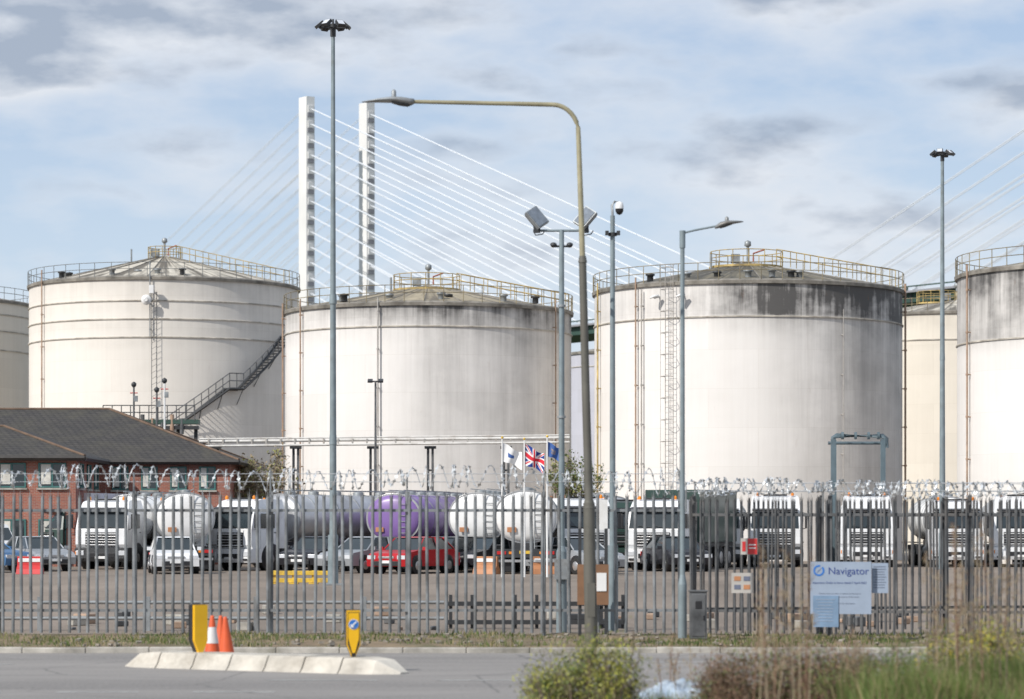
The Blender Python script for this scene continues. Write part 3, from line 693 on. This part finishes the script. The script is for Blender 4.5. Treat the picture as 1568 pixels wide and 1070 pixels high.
lorry(898,117,14,wht,None,band=darkm); lorry(1000,122,-20,wht,None,box=dkg,L=6); lorry(955,128,8,dkg,alu,7)
lorry(60,134,-18,dkg,None,box=wht,L=5); lorry(432,130,6,wht,alu,8)
for px in(1187,1327,1467,1560,1640,1095): lorry(px+U(-3,3),132+U(-.8,.8),U(-9,2),wht,wtank if px%2 else alu,8,h=U(3.1,3.35),band=random.choice((darkm,wht)))
def car(px,d,rz,col,name='parked_car',van=False):
    mb=MB()
    if van: body=[(0,.35),(-.03,.8),(.25,1.1),(.9,1.25),(1.5,1.95),(2,2.05),(4.9,2.05),(5,1.9),(5,.35)]; L=5
    else: body=[(0,.3),(-.05,.62),(.15,.82),(1.15,.95),(3.9,.98),(4.3,.9),(4.38,.6),(4.3,.3)]; L=4.3
    mb.prismx(body,-.9,.9,col,{2:.06,3:.06,4:.1 if van else .06,5:.15 if van else .1})
    if van:
        mb.prismx([(.92,1.3),(1.46,1.9),(1.5,1.9),(1.1,1.28)],-.78,.78,glass); 
        for s in(-1,1): mb.box((s*.89,1.75,1.5),(.03,.8,.45),glass)
    else:
        mb.prismx([(1.1,.93),(1.75,1.38),(2.1,1.46),(3.3,1.44),(4.05,.96)],-.82,.82,glass,{1:.14,2:.18,3:.18})
        mb.prismx([(1.85,1.43),(2.1,1.475),(3.2,1.46),(3.4,1.40)],-.66,.66,col); 
        for s in(-1,1): mb.tube([(s*.80,1.12,.95),(s*.66,1.78,1.4)],.035,col,4); mb.tube([(s*.7,2.6,1.45),(s*.83,2.6,.95)],.04,col,4); mb.tube([(s*.67,3.35,1.42),(s*.80,4.0,.97)],.05,col,4)
    for s in(-1,1):
        mb.box((s*.68,-.02,.66),(.36,.06,.15),headl); mb.box((s*.72,L+.05,.72),(.3,.06,.2),redl); mb.box((s*1.0,1.3,1.0 if not van else 1.35),(.18,.1,.14),col)
        for y in(.85,L-.9): mb.loft([((s*.7,y,.36),(0,.39,0),(0,0,.39)),((s*.915,y,.36),(0,.39,0),(0,0,.39))],black,16); wheel(mb,s*.93,y,.33,.22)
    mb.box((0,-.055,.42),(1.1,.04,.18),black); mb.box((0,-.08,.48),(.5,.012,.11),white); mb.box((0,-.045,.66),(.7,.03,.08),chrome)
    return place(mb,name,px,d,rz)
silver=mat('car_silver',(.36,.38,.40),.3,.3,.1,1); cred=mat('car_red',(.42,.015,.02),.28,0,.1,1); cblue=mat('car_blue',(.06,.16,.32),.3,0,.1,1); cblk=mat('car_black',(.02,.02,.025),.3,0,.1,1)
car(592,112,-28,cred); car(512,114,-35,silver); car(640,115,-30,cblk); car(30,116,60,cblue); car(85,119,30,silver); car(14,122,40,wht,'parked_van',True); car(270,112,10,wht); car(930,111,35,silver)
car(1060,118,15,cblk); car(455,117,-20,cblk); car(700,116,-35,cblk)
mb=MB(); w=100/F*92
for z in(.12,.36): mb.box((0,0,z),(w,.08,.14),yel)
for i in range(4): mb.box((-w/2+.1+i*(w-.2)/3,.06,.22),(.12,.06,.44),yel); mb.box((-w/2+.1+i*(w-.2)/3,.06,.02),(.3,.4,.04),yel)
mb.build('yellow_barrier',(X(465,92),92,0),bevel=.01)
for px in (46,745,835):
    mb=MB(); cc=orange if px%2 else red
    mb.prismx([(-.25,0),(-.2,.2),(-.08,.35),(-.06,.7),(.06,.7),(.08,.35),(.2,.2),(.25,0)],-.5,.5,cc); mb.box((0,-.09,.55),(.9,.02,.14),white); mb.build('water_filled_barrier',(X(px,112),112,0),U(-30,30),bevel=.03)
# ---------------------------------------------------------------- brick building
def brickmat():
    m,t,b=nt('red_brick'); tc=nd(t,'ShaderNodeTexCoord').outputs['Object']
    s=nd(t,'ShaderNodeSeparateXYZ'); t.links.new(tc,s.inputs[0]); c=nd(t,'ShaderNodeCombineXYZ')
    t.links.new(mth(t,'ADD',s.outputs[0],s.outputs[1]),c.inputs[0]); t.links.new(s.outputs[2],c.inputs[1])
    br=nd(t,'ShaderNodeTexBrick'); t.links.new(c.outputs[0],br.inputs[0]); br.inputs['Scale'].default_value=1; br.inputs['Brick Width'].default_value=.225; br.inputs['Row Height'].default_value=.075; br.inputs['Mortar Size'].default_value=.008
    br.inputs['Color1'].default_value=(.38,.12,.07,1); br.inputs['Color2'].default_value=(.26,.08,.055,1); br.inputs['Mortar'].default_value=(.35,.3,.26,1)
    cc=mixc(t,mapr(t,noise(t,tc,.8),.4,.7,0,.4),br.outputs['Color'],(.16,.07,.055))
    t.links.new(cc,b.inputs['Base Color']); b.inputs['Roughness'].default_value=.9; return m
def tilemat():
    m,t,b=nt('roof_tiles'); tc=nd(t,'ShaderNodeTexCoord').outputs['Object']
    s=nd(t,'ShaderNodeSeparateXYZ'); t.links.new(tc,s.inputs[0]); c=nd(t,'ShaderNodeCombineXYZ')
    t.links.new(mth(t,'ADD',s.outputs[0],s.outputs[1]),c.inputs[0]); t.links.new(mth(t,'MULTIPLY',s.outputs[2],3.1),c.inputs[1])
    br=nd(t,'ShaderNodeTexBrick'); t.links.new(c.outputs[0],br.inputs[0]); br.inputs['Scale'].default_value=1; br.inputs['Brick Width'].default_value=.33; br.inputs['Row Height'].default_value=.36; br.inputs['Mortar Size'].default_value=.03
    br.inputs['Color1'].default_value=(.062,.056,.052,1); br.inputs['Color2'].default_value=(.045,.042,.04,1); br.inputs['Mortar'].default_value=(.018,.017,.017,1)
    cc=mixc(t,mapr(t,noise(t,tc,.7,6,.7),.45,.7,0,.5),br.outputs['Color'],(.085,.078,.055))
    t.links.new(cc,b.inputs['Base Color']); b.inputs['Roughness'].default_value=.85; return m
brick=brickmat(); tiles=tilemat(); teal=mat('window_frame_teal',(.05,.16,.15),.5); ridge=mat('ridge_tiles',(.14,.09,.06),.8,0,.4,2); blind=mat('window_blind',(.62,.6,.54),.7); fascia=mat('fascia',(.05,.045,.04),.6)
bh=empty('brick_office_building',(0,0,0))
D=142; x1=X(352,D); x0=x1-34; yb=D+14; zE=Z(703,D); zR=Z(627,D+7.5)
Dw=134; wx1=X(116,Dw); wx0=wx1-12; zRw=Z(653,Dw+4.5)
mb=MB(); mb.box(((x0+x1)/2,(D+yb)/2,zE/2),(x1-x0,yb-D,zE),brick); mb.box(((wx0+wx1)/2,(Dw+D)/2-.01,zE/2-.01),(wx1-wx0,D-Dw,zE-.02),brick); mb.build('walls',parent=bh)
mb=MB(); o=.5
a0,a1,b0,b1=x0-o,x1+o,D-o,yb+o; hd=(b1-b0)/2; ym=(b0+b1)/2; ze=zE-.05
mb.add([(a0,b0,ze),(a1,b0,ze),(a1,b1,ze),(a0,b1,ze),(a0+hd,ym,zR),(a1-hd,ym,zR)],[(0,1,5,4),(1,2,5),(2,3,4,5),(3,0,4)],tiles)
c0,c1,d0=wx0-o,wx1+o,Dw-o; run=4.6
mb.add([(c0,d0,ze),(c1,d0,ze),(c1,ym-.5,ze),(c0,ym-.5,ze),(c1-run,d0+run,zRw),(c0+run,d0+run,zRw),(c0+run,ym-.5,zRw),(c1-run,ym-.5,zRw)],[(0,1,4,5),(1,2,7,4),(3,0,5,6),(5,4,7,6)],tiles)
mb.build('roof',parent=bh)
mb=MB()
for p,q in(((a1,b0,ze),(a1-hd,ym,zR)),((a0+hd,ym,zR),(a1-hd,ym,zR)),((a1,b1,ze),(a1-hd,ym,zR)),((c1,d0,ze),(c1-run,d0+run,zRw)),((c1-run,d0+run,zRw),(c0+run,d0+run,zRw))): mb.tube([Vector(p)+Vector((0,0,.01)),Vector(q)+Vector((0,0,.01))],.07,ridge,8)
for p,q in(((a0,b0,ze),(a1,b0,ze)),((a1,b0,ze),(a1,b1,ze)),((c0,d0,ze),(c1,d0,ze)),((c1,d0,ze),(c1,b0,ze))): mb.tube([Vector(p)-Vector((0,0,.1)),Vector(q)-Vector((0,0,.1))],.13,fascia,4)
mb.add([(a0,b0,ze-.1),(a1,b0,ze-.1),(a1,b1,ze-.1),(a0,b1,ze-.1)],[(0,1,2,3)],fascia)
mb.build('ridges_and_gutters',parent=bh)
mb=MB()
def win(x,y,z,w,h,side=False):
    def bx(dx,off,dz,sx,sz,m,dp=.06):
        if side: mb.box((x+off,y+dx,z+dz),(dp,sx,sz),m)
        else: mb.box((x+dx,y-off,z+dz),(sx,dp,sz),m)
    bx(0,.01,0,w,h,glass); 
    for s in(-1,0,1): bx(s*w/2,.04,0,.07,h+.07,teal)
    for s in(-1,1): bx(0,.045,s*h/2,w+.07,.07,teal)
    bx(-w*.24,.025,h*.05,w*.36,h*.86,blind,.05); bx(0,.06,-h/2-.09,w+.2,.08,kerbm,.14)
zw=zE-.95
for i in range(6): win(wx1-1.1-i*1.9,Dw,zw,1.25,1.1)
for i in range(5): win(wx1-1.1-i*1.9,Dw,zw-2.7,1.25,1.2)
k=wx1+1.0; 
while k<x1-.6: win(k,D,zw,.75,1.1); win(k,D,zw-2.7,.75,1.2); k+=1.45
for i in range(3): win(wx1,Dw+1.6+i*2.4,zw,1.1,1.1,True)
mb.box((wx1+2.2,D-.04,1.05),(1,.08,2.1),teal)
mb.build('windows_and_door',parent=bh)
# ---------------------------------------------------------------- pipe rack / portals / flags
mb=MB(); d=150; pw=mat('pipe_white',(.66,.64,.60),.5,0,.2,2,dirt=(.3,.25,.2))
for py,r in((672,.08),(679,.06),(668,.04)): mb.cyl(P(305,py+4,d-(py-670)*.05),P(872,py-2,d-(py-670)*.05),r,r,pw,8)
for px in(453,571,659,775,330):
    for o in(-3.5,3.5): mb.box((X(px+o,d),d,Z(684,d)/2),(.13,.16,Z(684,d)),darkm if o<0 else galvD)
    mb.box((X(px,d),d,Z(685,d)),(.6,.5,.14),darkm); mb.box((X(px,d),d,Z(720,d)),(.3,.1,.1),darkm)
for px in range(320,870,22): mb.box((X(px,d),d-.1,Z(676,d)),(.08,.25,.3),pgrey)
mb.build('pipe_rack')
mb=MB(); d=142; bg=mat('portal_paint',(.10,.14,.16),.55,0,.2,2)
for px in(1276,1352): mb.box((X(px,d),d,Z(672,d)/2),(.24,.24,Z(672,d)),bg); mb.box((X(px+7,d),d+1.5,Z(672,d)/2),(.18,.18,Z(672,d)),bg)
z=Z(667,d); mb.tube([(X(1276,d),d,z-.5),(X(1276,d),d,z-.1),(X(1281,d),d,z),(X(1352,d),d,z-.02),(X(1357,d),d,z-.15),(X(1357,d),d,z-.6)],.13,bg,8)
for px in(1290,1310,1330,1345): mb.cyl((X(px,d)-.06,d,z),(X(px,d)+.06,d,z),.19,.19,bg,10)
mb.cyl((X(1270,d),d+.6,z-.35),(X(1352,d),d+.6,z-.35),.08,.08,bg,8)
mb.build('pipe_portal_frame')
fw=mat('flag_white',(.75,.75,.75),.8,0,.05,3); fr=mat('flag_red',(.60,.02,.04),.8,0,.05,3); fb=mat('flag_blue',(.01,.035,.22),.8,0,.05,3); fbe=mat('flag_mid_blue',(.05,.12,.35),.8,0,.1,3)
def flag(px,py,d,w,h,kind,rot):
    e=empty('flagpole',(X(px,d),d,0)); zt=Z(py,d); mb=MB(); mb.cyl((0,0,0),(0,0,zt),.045,.028,white,8); mb.lathe([(.01,.1),(.06,.05),(.01,0)],(0,0,zt),yel,8); mb.build('pole',parent=e)
    nu,nv=48,30; mb=MB(); ca,sa=math.cos(rot),math.sin(rot)
    def pt(u,v):
        xx=u*w*.86; yy=.22*math.sin(u*9+v*2.2)*u**.6*w*.5; zz=zt-.15-v*h-u*w*.42+.05*math.sin(u*7+v*4)*w
        return (xx*ca-yy*sa,xx*sa+yy,zz)
    def colr(u,v):
        if kind=='w': return fw if not(.3<u<.6 and .35<v<.6) else fbe
        if kind=='b': return fbe if not(.3<u<.65 and .3<v<.7 and (u*37+v*19)%1<.3) else yel
        px_,py_=(u-.5)*60,(v-.5)*30
        if abs(px_)<3 or abs(py_)<3: return fr
        if abs(px_)<5 or abs(py_)<5: return fw
        dd=abs(abs(py_)-abs(px_)*.5)/1.118; sg=(abs(py_)-abs(px_)*.5)*(1 if px_*py_>0 else -1)
        if dd<2.0 and sg>0: return fr
        if dd<3: return fw
        return fb
    for i in range(nu):
        for j in range(nv):
            mb.add([pt(i/nu,j/nv),pt((i+1)/nu,j/nv),pt((i+1)/nu,(j+1)/nv),pt(i/nu,(j+1)/nv)],[(0,3,2,1)],colr((i+.5)/nu,(j+.5)/nv),True)
    mb.build('flag',parent=e)
flag(769,672,105,.85,.62,'w',.1); flag(803,674,105,.85,.72,'u',.0); flag(838,670,105,.6,.5,'b',.3)
dgreen=mat('bridge_green',(.035,.075,.06),.6,0,.2,.1)
mb=MB(); d=165; mb.box((X(235,d),d,Z(646,d)),(X(300,d)-X(160,d),1.2,.25),dgreen); mb.box((X(235,d),d-.2,Z(655,d)),(X(300,d)-X(160,d),.6,.2),darkm)
for i in range(6): mb.box((X(165+i*27,d),d,Z(655,d)/2),(.2,.2,Z(655,d)),darkm)
railing(mb,[(X(160+i*14,d),d-.6,Z(645,d)) for i in range(11)],galvD,.9,.03,False)
for i in range(8): mb.cyl((X(175+i*15,d),d-.5,Z(665,d)),(X(175+i*15,d),d-.5,Z(635+6*(i%3),d)),.12,.12,galvD if i%2 else prust,8)
mb.build('pipe_gantry')
# ---------------------------------------------------------------- bridge
a=Vector((.56,-.83,0)).normalized(); b=Vector((.83,.56,0)).normalized(); zd=58
C=Vector((X(516,915),915,0)); ptow=mat('pylon_concrete',(.72,.71,.69),.8,0,.12,.05); cabm=mat('stay_cable',(.70,.73,.77),.5,0,.05,1); pdk=mat('deck_grey_anchor_shade',(.26,.26,.28),.8,0,.1,1)
br=empty('cable_stayed_bridge',(0,0,0))
M=Matrix((( a.x,b.x,0),(a.y,b.y,0),(0,0,1)))
def deckbox(mb,s0,s1,w,z0,z1,mt,off=0): mb.box(C+a*((s0+s1)/2)+b*off+Vector((0,0,(z0+z1)/2)),(s1-s0,w,z1-z0),mt,M)
mb=MB(); deckbox(mb,-700,1200,19,zd-2.6,zd-.4,dgreen); deckbox(mb,-700,1200,22,zd-.4,zd+.1,pdk)
for s in(-10.8,10.8): deckbox(mb,-700,1200,.3,zd+.9,zd+1.2,dgreen,s)
for s in range(-700,1200,12):
    for q in(-10.8,10.8): mb.box(C+a*s+b*q+Vector((0,0,zd+.5)),(.3,.3,1),dgreen,M)
    mb.box(C+a*s+b*-9.6+Vector((0,0,zd-1.6)),(.6,.2,2),darkm,M)
mb.build('deck',parent=br)
mb=MB()
for s in list(range(-700,-230,60))+list(range(690,1200,60)):
    for q in(-7,7): mb.box(C+a*s+b*q+Vector((0,0,(zd-2.6)/2)),(3,3.5,zd-2.6),ptow,M)
mb.build('piers',parent=br)
for base in(0,450):
    for sgn in(-1,1):
        mb=MB(); c=C+a*base+b*(11.2*sgn); h=139.5
        mb.box(c+Vector((0,0,h/2)),(4.9,3.0,h),ptow,M); 
        na=15; stp=4.9
        for i in range(na):
            z=h-4-i*stp
            for f in(-1,1): mb.box(c+a*(f*2.6)+Vector((0,0,z)),(.4,2.0,2.2),ptow,M); mb.box(c+a*(f*2.6)+Vector((0,0,z-1.9)),(.35,2.2,1.2),pdk,M)  # dark block under each anchor paints in the shadow below it
        mb.build('pylon',parent=br)
        mb=MB()
        for i in range(na):
            z=h-4-i*stp; L=222-i*14.2
            for f in(-1,1):
                p=c+a*(f*3)+Vector((0,0,z))
                for q in(-.35,.35): mb.tube([p+b*q,C+a*(base+f*L)+b*(10.3*sgn+q)+Vector((0,0,zd))],.11 if f*(1-base)>0 else .09,cabm,5,False)
        mb.build('stay_cables',parent=br)
# ---------------------------------------------------------------- vegetation
def bare_tree(name,loc,h,depth,tw,lf,nleaf,spread=.5,trunks=5):
    mb=MB(); tips=[]
    def br_(p,dr,l,r,k):
        pts=[p]; 
        for i in range(3): dr=(dr+Vector((U(-.2,.2),U(-.2,.2),U(-.05,.12)))).normalized(); pts.append(pts[-1]+dr*l/3)
        mb.tube(pts,[r,r*.9,r*.75,r*.6],tw,4,False)
        if k==0: tips.extend(pts[1:]); return
        for i in range(random.choice((3,3,4))):
            q=pts[random.choice((1,2,3,3))]; br_(q,(dr+Vector((U(-1,1),U(-1,1),U(-.2,.9)))*spread*1.3).normalized(),l*U(.55,.8),r*.55,k-1)
    for i in range(trunks): br_(Vector((U(-.3,.3),U(-.3,.3),0)),Vector((U(-spread,spread),U(-spread,spread),1)).normalized(),h*.38,h*.011,depth)
    for i in range(nleaf):
        p=random.choice(tips)+Vector((U(-.15,.15),U(-.15,.15),U(-.15,.15))); s=U(.03,.08)*h/5; u=Vector((U(-1,1),U(-1,1),U(-1,1))).normalized()*s; v=Vector((U(-1,1),U(-1,1),U(-1,1))).normalized()*s
        mb.add([p-u,p-v,p+u,p+v],[(0,1,2,3)],random.choice(lf))
    mb.build(name,loc)
twig=mat('twig_brown',(.17,.13,.09),.9,0,.3,2); bud=mat('bud_green',(.24,.24,.09),.8,0,.4,2); bud2=mat('bud_brown',(.30,.24,.15),.8,0,.4,2)
bare_tree('bare_shrub_tree',(X(400,146),146,0),6.0,4,twig,[bud2,bud,bud2],5500,.5,8)
bare_tree('bare_shrub_tree',(X(268,158),158,0),7.2,4,twig,[bud,bud2],4000,.5,6)
bare_tree('bare_shrub_tree',(X(884,148),148,0),5.4,4,twig,[bud,gA],2500,.22,5)
lY=mat('leaf_yellow_green',(.36,.36,.06),.7,0,.35,4); lG=mat('leaf_green',(.12,.17,.04),.7,0,.4,4); lD=mat('leaf_dark',(.03,.05,.015),.8,0,.4,4); fl=mat('gorse_flower',(.60,.47,.04),.6,0,.2,4); lBr=mat('bramble_brown',(.17,.105,.065),.85,0,.4,4); lRd=mat('bramble_red',(.24,.14,.09),.85,0,.3,4); strw=mat('dry_straw',(.36,.29,.19),.85,0,.3,4)
def shrub(name,cx,cy,rx,ry,h,n,mats,ls,clumps=26,tw=twig,upr=.5,spr=1):
    mb=MB(); cl=[]
    for i in range(clumps):
        a=U(0,6.28); q=math.sqrt(R()); cl.append((cx+rx*q*math.cos(a),cy+ry*q*math.sin(a),h*U(.15,1)*(1-.4*q*q),U(.07,.16)*h+.035))
    for c in cl:
        mb.tube([(c[0]*.7+cx*.3,c[1]*.7+cy*.3,0),(c[0]*.9+cx*.1,c[1],c[2]*.5),(c[0],c[1],c[2])],[.012,.009,.004],tw,4,False)
        for j in range(6): mb.tube([(c[0],c[1],c[2]*U(.4,.9)),(c[0]+U(-1,1)*c[3]*1.6,c[1]+U(-1,1)*c[3],c[2]+U(0,2.0)*c[3])],[.004,.002],tw,3,False)
    for i in range(n):
        c=random.choice(cl); k=int((c[0]*13+c[1]*7)*3)%len(mats)
        p=Vector((random.gauss(c[0],c[3]*.8),random.gauss(c[1],c[3]*.7),random.gauss(c[2],c[3]*.8)))
        if p.z<.01: p.z=U(.01,.2)
        s=U(.5,1)*ls; u=Vector((U(-1,1),U(-1,1),U(-1,1)+upr)).normalized()*s; v=u.cross(Vector((U(-1,1),U(-1,1),U(-1,1)))).normalized()*s*.45
        mb.add([p-u,p-v,p+u,p+v],[(0,1,2,3)],mats[k] if R()<.55 else random.choice(mats))
    return mb.build(name)
shrub('budding_shrub',X(895,27),26.8,.48,.4,.72,8000,[lY,lG,lY,bud],.022,40)
shrub('budding_shrub',X(840,27.5),27.2,.2,.2,.45,1800,[lY,lG,lY],.02,14)
shrub('bramble_bush',X(1200,26),25.8,.75,.4,.74,16000,[lBr,lRd,lBr,lG,twig],.02,70)
shrub('bramble_bush',X(1290,25.6),25.3,.4,.3,.66,7000,[lBr,lRd,gO,lG],.02,36)
shrub('bramble_bush',X(1120,27),26.6,.3,.3,.5,4000,[lBr,lRd,strw],.02,22)
shrub('gorse_bush',X(1500,26.5),26.3,.6,.4,.86,18000,[lY,lG,fl,lY,gL],.022,64)
shrub('gorse_bush',X(1370,26),25.7,.4,.35,.66,7000,[lG,gL,gL,gA],.02,30)
mb=MB(); mb.add([(.6,12,.02),(40,12,.02),(40,29.6,.02),(1.6,29.6,.02),(.4,28.2,.02)],[(0,1,2,3,4)],soil); mb.build('near_verge')
blades('tall_grass',30000,lambda:U(2.7,5.8),lambda:U(23.5,26.0),.0,.38,.72,.008,[gA,gL,gL,lG,gB,gO],.45,lambda x,y:x>3.2+U(-.4,.5))
blades('dry_grass',3500,lambda:U(.5,3.0),lambda:U(26.0,28.6),.0,.08,.3,.006,[gB,gA,lG],.6)
def stalks(name,x0,x1,n,h0,h1,y0,y1):
    mb=MB()
    for i in range(n):
        x,y=U(x0,x1),U(y0,y1); h=U(h0,h1); lx=U(-.12,.12)
        pts=[(x,y,0),(x+lx*.3,y,h*.5),(x+lx,y,h)]; mb.tube(pts,[.006,.005,.003],random.choice((strw,twig,lRd)),4,False)
        for j in range(int(h*14)):
            q=U(.45,1); px_=x+lx*q*q; zz=h*q; an=U(0,6.28); l=U(.04,.14)*(1.2-q); e=(px_+math.cos(an)*l,y+math.sin(an)*l,zz+l*.8)
            mb.tube([(px_,y,zz),e],.002,strw,3,False)
            for m in range(4):
                p=Vector(e)+Vector((U(-.02,.02),U(-.02,.02),U(-.03,.03))); s=.007; mb.add([p+Vector((-s,0,0)),p+Vector((0,0,-s)),p+Vector((s,0,0)),p+Vector((0,0,s))],[(0,1,2,3)],random.choice((strw,lRd,twig,strw)))
    mb.build(name)
stalks('dry_weed_stalks',X(1160,23.5),X(1245,23.5),12,.9,1.7,23,24.4)
stalks('dry_weed_stalks',X(1435,25),X(1580,25),28,.9,1.9,24.5,26.5)
stalks('dry_weed_stalks',X(1260,25),X(1430,25),8,.7,1.1,24,26)
stalks('dry_weed_stalks',X(960,28),X(1120,28),7,.5,.9,27,29)
mb=MB(); tarpm=mat('plastic_sheet',(.42,.48,.54),.35,0,.5,5,dirt=(.20,.33,.50)); vs=[];fs=[];nu,nv=40,20
cx_,cy_=X(1040,28),27.8
for j in range(nv+1):
    for i in range(nu+1):
        u,v=i/nu-.5,j/nv-.5; vs.append((cx_+u*1.0,cy_+v*.9,.06+.24*max(0,1-4*u*u)*(1-3*v*v*.8)+.02*math.sin(u*31+v*9)+.018*math.sin(v*27-u*12)+.008*R()))
for j in range(nv):
    for i in range(nu): fs.append((j*(nu+1)+i,j*(nu+1)+i+1,(j+1)*(nu+1)+i+1,(j+1)*(nu+1)+i))
mb.add(vs,fs,tarpm,False); mb.build('discarded_plastic_sheet')
mb=MB()
for i in range(26000):
    an=U(-.5,.5); dd=U(520,560); p=Vector((math.tan(an)*dd*1.0,dd,abs(random.gauss(0,1))*3.5*(1+.5*math.sin(an*40)))); s=U(.5,1.3)
    u=Vector((U(-1,1),U(-1,1),U(-1,1))).normalized()*s; v=Vector((U(-1,1),U(-1,1),U(-1,1))).normalized()*s
    mb.add([p-u,p-v,p+u,p+v],[(0,1,2,3)],lD if R()<.6 else lG)
mb.build('distant_trees')
# ---------------------------------------------------------------- sky & sun
w=bpy.data.worlds.new('World'); sc.world=w; w.use_nodes=True; t=w.node_tree; bg=t.nodes['Background']; S=.1
EL=math.radians(38); sd=Vector((-.74,-.67,0)).normalized(); sdir=Vector((sd.x*math.cos(EL),sd.y*math.cos(EL),math.sin(EL)))
sky=nd(t,'ShaderNodeTexSky',sky_type='NISHITA'); sky.sun_disc=False; sky.sun_elevation=EL; sky.sun_rotation=math.atan2(sd.x,sd.y); sky.air_density=1.0; sky.dust_density=.6; sky.ozone_density=1.5
g=nd(t,'ShaderNodeTexCoord').outputs['Generated']
def K(c): return tuple(x/S for x in c)
mp0=nd(t,'ShaderNodeMapping'); mp0.inputs['Location'].default_value=(.31,.2,.07); t.links.new(g,mp0.inputs[0]); g2=mp0.outputs[0]
n1=noise(t,g2,1,8,.52,(12,12,30)); n3=noise(t,g2,1,3,.45,(4.2,4.2,14))
mp=nd(t,'ShaderNodeMapping'); mp.inputs['Location'].default_value=(-.005,0,.008); t.links.new(g2,mp.inputs[0])
n1b=noise(t,mp.outputs[0],1,8,.52,(12,12,30))
shade=mth(t,'SUBTRACT',n1b,n1)
sz=nd(t,'ShaderNodeSeparateXYZ'); t.links.new(g,sz.inputs[0]); el=mapr(t,sz.outputs[2],.09,.19,-1,1)
vd=nd(t,'ShaderNodeVectorMath',operation='DISTANCE'); mpl=nd(t,'ShaderNodeMapping'); mpl.inputs['Scale'].default_value=(1,1,2.6); t.links.new(g,mpl.inputs[0]); t.links.new(mpl.outputs[0],vd.inputs[0]); vd.inputs[1].default_value=(-.14,.975,.186*2.6)
bank=mapr(t,vd.outputs['Value'],.0,.11,.09,0)
blue=mixc(t,.8,sky.outputs[0],mixc(t,mapr(t,sz.outputs[2],.08,.2),K((.64,.76,.91)),K((.43,.57,.80))))
big=mth(t,'ADD',mth(t,'ADD',mth(t,'MULTIPLY',n1,.6),mth(t,'MULTIPLY',n3,.4)),bank)
cov=mapr(t,mth(t,'ADD',big,mth(t,'MULTIPLY',el,.03)),.43,.58)
dens=mapr(t,mth(t,'ADD',mth(t,'ADD',big,mth(t,'MULTIPLY',el,.05)),mth(t,'MULTIPLY',shade,-.9)),.52,.72)
cl=mixc(t,dens,K((.80,.83,.88)),K((.39,.45,.55)))
c=mixc(t,mth(t,'MULTIPLY',cov,.86),blue,cl)
t.links.new(c,bg.inputs['Color']); bg.inputs['Strength'].default_value=S
L=bpy.data.lights.new('sun','SUN'); L.energy=4.3; L.angle=math.radians(.53); L.color=(1,.955,.895); o=bpy.data.objects.new('sun',L); sc.collection.objects.link(o); o.rotation_euler=(-sdir).to_track_quat('-Z','Y').to_euler()
# ---------------------------------------------------------------- camera
cam=bpy.data.cameras.new('camera'); co=bpy.data.objects.new('camera',cam); sc.collection.objects.link(co); co.location=(0,0,H); co.rotation_euler=(math.pi/2,0,0)
cam.lens=100; cam.sensor_width=36; cam.shift_y=(HY-535)/1568; cam.clip_start=.5; cam.clip_end=12000
cam.dof.use_dof=True; cam.dof.focus_distance=85; cam.dof.aperture_fstop=2.2
sc.camera=co
sc.view_settings.view_transform='Standard'; sc.view_settings.look='None'; sc.view_settings.exposure=0
